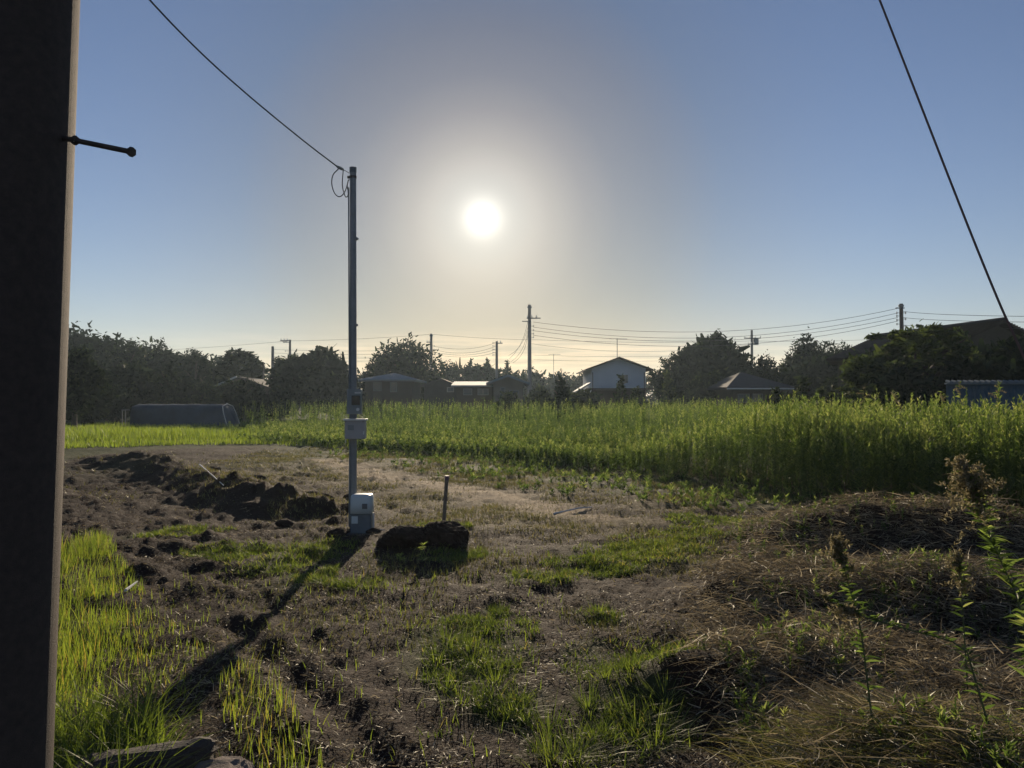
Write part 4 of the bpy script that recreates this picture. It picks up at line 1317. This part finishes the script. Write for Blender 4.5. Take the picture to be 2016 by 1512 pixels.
def service_pole():
    root = empty('service_pole', (SPX, SPD, 0), 'slim grey steel service pole carrying meter boxes in the middle distance', 'pole')
    zt = px2z(331)
    xt = P(695, 335, SPD)[0]
    gz = float(H(SPX, SPD))
    MB().tube([(SPX, SPD, gz - .3), ((SPX + xt) / 2, SPD, zt / 2), (xt, SPD, zt)], [.043, .042, .040], 20).build('pole_shaft', M_steel, root, smooth_=False)
    MB().tube([(xt, SPD, zt - .06), (xt, SPD, zt + .008)], [.044, .044], 20).build('pole_cap', M_labeld, root)
    MB().tube([(xt, SPD, zt - .13), (xt, SPD, zt - .10)], .046, 16).box((xt - .055, SPD, zt - .115), (.03, .02, .03)).build('hook_band', M_bolt, root)
    # conduit down the side
    MB().tube([(xt - .05, SPD - .02, zt - .25), (SPX - .052, SPD - .03, px2z(768))], .009, 8).build('conduit', M_meter, root)
    for v in (470, 640): MB().tube([(SPX, SPD, px2z(v) - .012), (SPX, SPD, px2z(v) + .012)], .047, 16).build('strap_band', M_steel, root)
    yb = SPD - .09
    # meter
    def bxx(u0, v0, u1, v1, y, t_):
        return (((px2x(u0) + px2x(u1)) / 2, y, (px2z(v0) + px2z(v1)) / 2), (px2x(u1) - px2x(u0), t_, px2z(v0) - px2z(v1)))
    m = MB().box(*bxx(687, 766, 715, 815, yb, .09), bevel=.006).build('meter_case', M_meter, root)
    MB().box(*bxx(697, 779, 713, 797, yb - .05, .02), bevel=.004).build('meter_window', M_darkglass, m)
    MB().tube([(px2x(709), yb - .06, px2z(806)), (px2x(709), yb - .04, px2z(806))], .02, 12).build('dial', M_labelw, m)
    MB().box(*bxx(703, 772, 714, 775, yb - .05, .012)).build('name_plate', M_labelw, m)
    MB().box(*bxx(691, 814.6, 705, 823, yb + .01, .05), bevel=.004).build('cable_gland', M_labeld, root)
    b2 = MB().box(*bxx(685, 827, 723, 863, yb - .02, .14), bevel=.006).build('switch_box', M_box, root)
    MB().box(*bxx(683, 824, 726, 827.5, yb - .03, .18), bevel=.003).build('box_lid', M_labelw, b2)
    MB().tube([(px2x(722), yb - .1, px2z(848)), (px2x(722), yb - .1, px2z(854))], .008, 8).build('latch', M_labelw, b2)
    MB().tube([(px2x(684), yb, px2z(828)), (px2x(684), yb, px2z(871))], .006, 6).build('earth_wire', M_labelw, root)
    MB().box(*bxx(691, 836, 703, 846, yb - .093, .004)).build('warning_sticker', M_meter, b2)
    for u_, v_ in ((687.5, 830), (720.5, 830), (687.5, 860.5), (720.5, 860.5)):
        MB().tube([(px2x(u_), yb - .096, px2z(v_)), (px2x(u_), yb - .088, px2z(v_))], .004, 8).build('screw', M_bolt, b2)
    # lower conduit to the pump
    MB().tube([(SPX - .045, SPD - .03, px2z(864)), (SPX - .045, SPD - .03, 0.05)], .009, 8).build('conduit', M_meter, root)
    return root


service_pole()


def pump():
    d = SPD - .14
    X = lambda u: P(u, 1000, d)[0]
    Z = lambda v: P(700, v, d)[2]
    x0, x1 = X(692), X(734); xc = (x0 + x1) / 2; w = x1 - x0
    gz = float(H(xc, d))
    root = empty('well_pump', (xc, d, gz), 'pale blue-grey well pump housing standing at the foot of the service pole', 'pump')
    zt, zm, zb = Z(973), Z(1009), min(Z(1034), gz + .0)
    # cover: rounded tapered box
    bm = MB(); sec = []
    n_ = 20
    def ring(z, s_):
        pts = []
        for k in range(n_):
            a = 2 * math.pi * k / n_; e = .38
            cx_ = math.copysign(abs(math.cos(a)) ** e, math.cos(a)); sy_ = math.copysign(abs(math.sin(a)) ** e, math.sin(a))
            pts.append(bm.bm.verts.new((xc + cx_ * w / 2 * s_, d + sy_ * .13 * s_, z)))
        return pts
    rs_ = [ring(zm, 1.0), ring(zm + (zt - zm) * .5, .99), ring(zt - .035, .985), ring(zt - .012, .95), ring(zt, .86), ring(zt + .006, .5)]
    for r0_, r1_ in zip(rs_[:-1], rs_[1:]):
        for k in range(n_): bm.bm.faces.new((r0_[k], r0_[(k + 1) % n_], r1_[(k + 1) % n_], r1_[k]))
    bm.bm.faces.new(rs_[-1]); bm.bm.faces.new(rs_[0][::-1])
    cov = bm.build('pump_cover', M_pump, root, smooth_=True)
    MB().box(((X(717) + X(727)) / 2, d - .133, (Z(989) + Z(999)) / 2), (X(727) - X(717), .01, Z(989) - Z(999)), bevel=.002).build('badge', M_labeld, cov)
    MB().box((xc, d, (zm + gz - .04) / 2), (w * .94, .21, zm - gz + .04 - .004), bevel=.01).build('pump_base', M_pumpbase, root)
    MB().box(((X(696) + X(708)) / 2, d - .111, (Z(1014) + Z(1028)) / 2), (X(708) - X(696), .012, Z(1014) - Z(1028)), bevel=.002).build('rating_plate', M_pump, root)
    MB().tube([(x1 + .01, d - .02, zm), (x1 + .012, d - .02, gz - .03)], .012, 8).build('pipe', M_labelw, root)
    MB().box((xc + .01, d - .03, gz + .0), (w * 1.25, .34, .05)).build('base_slab', M_stone, root)


pump()

# drop cable, clamp and loops
wire([(688, 341, SPD - .02), (676, 334, SPD - .03)], 'short tie wire from the service pole top to the cable clamp', .004, 'tie_wire', 3, M_cable, None)
cl = empty('cable_clamp', P(669, 330, SPD - .05), 'dark cable clamp hanging just left of the service pole top', 'clamp')
a = P(662, 327, SPD - .06); c = P(676, 334, SPD - .04)
MB().tube([a, a + (c - a) * .3, a + (c - a) * .8, c], [.008, .02, .02, .01], 10).build('clamp_body', M_meter, cl)
wire([(664, 328, SPD - .06), (600, 279, 9.0), (500, 197, 8.2), (400, 108, 7.4), (295, 0, 6.6), (190, -125, 5.9), np.array([-3.75, 3.6, 5.75]), np.array([-4.3, .5, 6.4]), np.array([-5.4, -5.0, 7.8])], 'black drop cable sweeping up left from the service pole out of view', .0085, 'drop_cable', 22, M_cable, None, 'cable')
wire([(666, 333, SPD - .1), (656, 344, SPD - .12), (653, 360, SPD - .13), (657, 377, SPD - .12), (664, 386, SPD - .1), (672, 386, SPD - .08), (680, 375, SPD - .06), (684, 362, SPD - .05), (686, 355, SPD - .05), (688.5, 354, SPD - .04)], 'large loop of slack cable hanging beside the service pole top', .0065, 'cable_loop', 22, M_cable, None, 'cable')
wire([(676, 332, SPD - .1), (674.5, 350, SPD - .12), (674, 366, SPD - .12), (678, 382, SPD - .1), (681, 388, SPD - .1), (685, 385, SPD - .08), (685, 375, SPD - .07), (683.5, 366, SPD - .06), (685, 357, SPD - .05)], 'narrow inner loop of slack cable beside the service pole top', .0065, 'cable_loop', 22, M_cable, None, 'cable')
wire([(1480, -640, 6.0), (1690, -105, 5.5), (1732, 0, 5.4), (1805, 187, 5.2), (1900, 430, 5.0), (1965, 590, 4.85), (2010, 690, 4.75), (2070, 830, 4.6), (2310, 1370, 4.25)], 'thick reddish brown stay cable slanting down through the right side of the sky', .0075, 'stay_cable', 22, solid('brown_cable', (.10, .05, .045), .5), None, 'cable')

# ------------------------------------------------------------------ stake, boulder, stone, sticks
a = P(880, 938, 10.1); c = P(872, 1036, 10.1)
st = empty('stake', (c[0], 10.1, c[2]), 'single weathered wooden stake with purple tip standing in the dry grass', 'stake')
MB().tube([(c[0], 10.1, c[2] - .1), ((a[0] + c[0]) / 2 + .003, 10.1, (a[2] + c[2]) / 2), (a[0], 10.1, a[2])], [.024, .024, .026], 8).build('stake_shaft', M_wood, st)
MB().tube([(a[0], 10.1, a[2] - .05), (a[0], 10.1, a[2] + .01)], [.029, .032], 8).build('stake_tip', solid('purple_paint', (.12, .07, .10), .7), st)


def rock(name, c, size, label, cat, mat, seed=1, blocky=.5, sub=4, parent=None):
    bm = bmesh.new(); bmesh.ops.create_icosphere(bm, subdivisions=sub, radius=1.0)
    co = np.array([v.co[:] for v in bm.verts])
    # push towards a box, then chip with planes and noise
    q = np.sign(co) * np.abs(co) ** (1 - blocky * .65); co = q / np.maximum(1, np.abs(q).max(1, keepdims=True))
    rr = np.random.default_rng(seed)
    for _ in range(9):
        n_ = rr.normal(size=3); n_ /= np.linalg.norm(n_); dd = .72 + .25 * rr.random()
        ex = np.maximum(0, co @ n_ - dd); co = co - ex[:, None] * n_ * .9
    nz = fbm(co[:, 0] * 2 + seed, co[:, 1] * 2 + co[:, 2] * 1.7, 1.3, 5, seed, .6) - .5
    n2_ = np.abs(fbm(co[:, 0] * 3 + co[:, 2] * 2.3 + seed, co[:, 1] * 3 - co[:, 2] * 2.9, 1.6, 4, seed + 9, .65) - .5)
    co = co * (1 + .38 * nz[:, None] - .45 * n2_[:, None] + .1)
    co = co * np.array(size) / 2
    for v_, k in zip(bm.verts, co): v_.co = k
    me = bpy.data.meshes.new(name); bm.to_mesh(me); bm.free(); me.materials.append(mat)
    o_ = bpy.data.objects.new(name, me); COL.objects.link(o_); o_.location = tuple(float(k) for k in c)
    return setp(o_, label, cat)


bx_, by_ = P(878, 1060, 8.3)[:2]
rock('boulder', (bx_, by_, float(H(bx_, by_)) + .07), (.46, .40, .29), 'big dark flat topped lump of earth in front of the stake', 'boulder', M_clod, 3, .6, 5)
bx_, by_ = P(805, 1070, 8.3)[:2]
rock('earth_clod', (bx_, by_, float(H(bx_, by_)) + .06), (.46, .42, .26), 'lower rounded earth clod leaning on the left of the big flat topped lump', 'clod', M_clod, 5, .2, 5)
bx_, by_ = P(765, 1075, 8.4)[:2]
rock('earth_clod', (bx_, by_, float(H(bx_, by_)) + .03), (.26, .26, .2), 'small crumbly clod left of the rounded earth clod', 'clod', M_clod, 6, .1)
# blocks at the lower left
bx_, by_ = P(300, 1450, 3.05)[:2]
kb = rock('kerb_stone', (bx_, by_, .13), (.50, .26, .22), 'dark broken kerb stone half buried at the lower left', 'stone', M_stone, 12, .95)
kb.rotation_euler = (0, R(-4), R(12))
bx_, by_ = P(425, 1475, 2.95)[:2]
kb = rock('stone', (bx_, by_, .10), (.26, .34, .18), 'flat block painted sunlit brown for the soil slope right of the broken kerb stone', 'stone', solid('lit_soil_brown', (.16, .125, .105), .95, var=.3, scale=14, bump=.8), 17, .8)  # stands for a sunlit soil slope; the light is in its lighter brown
# scattered clods
CL = ['dark clod at the near right foot of the spoil ridge', 'clod on the right end of the ridge, left of the service pole', 'clod on the middle of the ridge behind the pale stick',
      'clod at the far left end of the ridge', 'clod on the ridge crest right of the pale stick', 'clod on the ridge crest between its middle and right end',
      'small clod just left of the pump foot', 'small clod in front of the well pump on its right', 'clod touching the left side of the service pole']
for i, (u, v_, s_) in enumerate([(560, 1035, .16), (640, 985, .2), (420, 940, .22), (330, 905, .3), (505, 945, .25), (610, 975, .22), (660, 1060, .16), (735, 1050, .13), (690, 985, .18)]):
    g_ = G(u, v_)
    q = rock('earth_clod', (g_[0], g_[1], float(H(g_[0], g_[1])) + s_ * .15), (s_ * 1.4, s_, s_ * .7), CL[i], 'clod', M_clod, 30 + i, .2, 3)
    q['group'] = 'clods of the spoil ridge'


def stick(pts, r, label, mat=None, name='stick'):
    Q = [np.array([*G(u, v_)[:2], 0]) for u, v_, _ in pts]
    for q, (_, _, dz) in zip(Q, pts): q[2] = float(H(q[0], q[1])) + dz
    c0 = Q[0].copy()
    o_ = MB().tube([q - c0 for q in Q], [r * (1 - .5 * i / (len(Q) - 1)) for i in range(len(Q))], 6).build(name, mat or M_labelw, None, world=False)
    o_.location = tuple(c0)
    return setp(o_, label, 'stick')


stick([(392, 950, .10), (420, 968, .09), (440, 985, .05)], .012, 'pale stick lying on the spoil ridge')
stick([(748, 1046, .03), (774, 1055, .02)], .01, 'pale stick beside the well pump')
stick([(1090, 1011, .02), (1140, 1004, .03), (1166, 1001, .02)], .014, 'long thin pale stick on the dry track')
stick([(247, 1175, .03), (270, 1160, .07)], .014, 'short cut branch with a white end among the grass shoots')

# ------------------------------------------------------------------ individual foreground weeds
def lone_weed(pts, label, n_leaf, leafl, head=None, name='goldenrod_plant', hw=.12, lt=.5):
    """pts (u,v,depth) bottom to top"""
    C = [P(*p) for p in pts]
    c0 = C[0].copy(); c0[2] = float(H(c0[0], c0[1]))
    root = empty(name, c0, label, 'weed')
    Q = [c0] + C[1:] if abs(C[0][2] - c0[2]) < .6 else C
    n_ = 16; path = []
    for i in range(n_ + 1):
        t_ = i / n_ * (len(Q) - 1); k = min(int(t_), len(Q) - 2); f_ = t_ - k
        path.append(Q[k] * (1 - f_) + Q[k + 1] * f_)
    MB().tube(path, [.0042 * (1 - .7 * i / n_) for i in range(n_ + 1)], 6).build('stem', M_stem, root)
    path = np.array(path)
    fr = rng.random(n_leaf) ** .8
    ii = np.clip((fr * n_).astype(int), 0, n_ - 1); ff = fr * n_ - ii
    p = path[ii] * (1 - ff)[:, None] + path[ii + 1] * ff[:, None] - c0
    a = rng.random(n_leaf) * 6.283
    d0 = norm(np.stack([np.cos(a), np.sin(a), .2 + .7 * rng.random(n_leaf)], -1))
    bd = np.stack([np.cos(a) * .1, np.sin(a) * .1, -.6 * rng.random(n_leaf)], -1)
    side = norm(np.cross(d0, unit(n_leaf, (0, 0, 1.2))))
    v, f, t = strips(p, d0, bd, side, leafl * (1 - .5 * fr) * (.6 + .6 * rng.random(n_leaf)), .011 * (.7 + .5 * rng.random(n_leaf)), 3, [.4, 1, .8, .08], tint=np.clip(lt + .2 * rng.normal(size=n_leaf), 0, 1))
    mesh_obj('leaves', v, f, M_weed, root, {'tint': t})['kind'] = 'stuff'
    if head:
        n_h = head; tp = path[-1] - c0; ax = path[-1] - path[-4]; ax /= np.linalg.norm(ax)
        k = int(n_h / 60); parts = []
        for j in range(k):                               # side sprays of the panicle
            t0 = rng.random(); o0 = tp - ax * .20 * (1 - t0)
            dr = unit(1, tuple(ax * .9), .55)[0]; L = hw * (1.15 - .7 * t0) * (.6 + .6 * rng.random())
            s_ = rng.random(60)
            pos = o0 + dr * (L * s_)[:, None] + np.array([0, 0, -1]) * (L * .3 * s_ ** 2)[:, None] + rng.normal(size=(60, 3)) * .006
            dd = unit(60, (0, 0, .4)); sd = norm(np.cross(dd, unit(60)))
            parts.append(strips(pos, dd, np.zeros((60, 3)), sd, .010 + .010 * rng.random(60), np.full(60, .006), 1, [1, .5]))
        v, f, t = merge(parts)
        mesh_obj('flower_head', v, f, M_brownweed, root, {'tint': t})['kind'] = 'stuff'
    return root


lone_weed([(2060, 1330, 3.0), (2005, 1180, 3.05), (1950, 1060, 3.1), (1900, 925, 3.15)], 'tall leaning goldenrod with a faded bushy flower head at the right edge', 280, .10, 3000, hw=.19)
lone_weed([(1960, 1290, 2.9), (1900, 1270, 2.95), (1700, 1215, 3.0), (1610, 1170, 3.05)], 'goldenrod bent almost flat across the straw heap', 120, .07, 600, hw=.10, lt=.3)
lone_weed([(1722, 1330, 3.1), (1695, 1240, 3.12), (1670, 1150, 3.15), (1648, 1070, 3.2)], 'upright goldenrod with pale head standing in the straw heap', 130, .065, 1100, hw=.13)
lone_weed([(1905, 1210, 3.9), (1892, 1150, 3.9), (1884, 1095, 3.9)], 'short goldenrod between the leaning one and the upright one', 110, .07, 1100, hw=.09)
lone_weed([(2040, 1350, 2.8), (2030, 1280, 2.8), (2020, 1190, 2.8)], 'short yellow-green weed at the right edge by the leaning goldenrod', 60, .08, None, lt=.9)
for (u, v_, d_, h_, lab) in [(832, 1108, 7.6, 38, 'small bright leafy weed in front of the big flat topped lump'), (786, 1108, 7.6, 18, 'tiny leafy weed left of the bright one by the earth clods'), (1118, 952, 13.5, 24, 'small green weed standing alone at the far side of the track')]:
    lone_weed([(u, v_, d_), (u, v_ - h_ * .5, d_), (u + 1, v_ - h_, d_)], lab, 36, .09, None, 'leafy_weed', lt=.75)
for (u, v0, d_, top, lab) in [(1890, 960, 11.5, 752, 'tallest goldenrod rising in front of the metal fence'), (1855, 960, 11.8, 772, 'goldenrod rising left of the tallest one, before the fence end'), (1965, 960, 11.5, 762, 'goldenrod rising right of the tallest one, before the fence'),
                              (1700, 960, 12.8, 765, 'goldenrod standing above the field left of the silk tree foot'), (1762, 960, 12.5, 770, 'goldenrod standing above the field below the right hand pole')]:
    r0_ = lone_weed([(u, v0, d_), (u + 2, (v0 + top) / 2, d_), (u, top, d_)], lab, 120, .16, 240, hw=.16, lt=.65)

# ------------------------------------------------------------------ scattering volume, added to imitate lens glare near the sun
def glare_volume():
    m, q, out = newmat('glare_volume')
    vol = q.n('ShaderNodeVolumePrincipled')
    vol.inputs['Color'].default_value = (.66, .84, 1.0, 1)
    vol.inputs['Density'].default_value = 0.0003
    vol.inputs['Anisotropy'].default_value = 0.58
    q.l(vol.outputs[0], out.inputs['Volume'])
    o_ = MB().box((0, 0, 11), (3400, 3400, 26)).build('glare_volume', m)
    setp(o_, 'added scattering volume over the whole field that imitates lens glare near the sun', 'glare_volume', kind='stuff')


glare_volume()
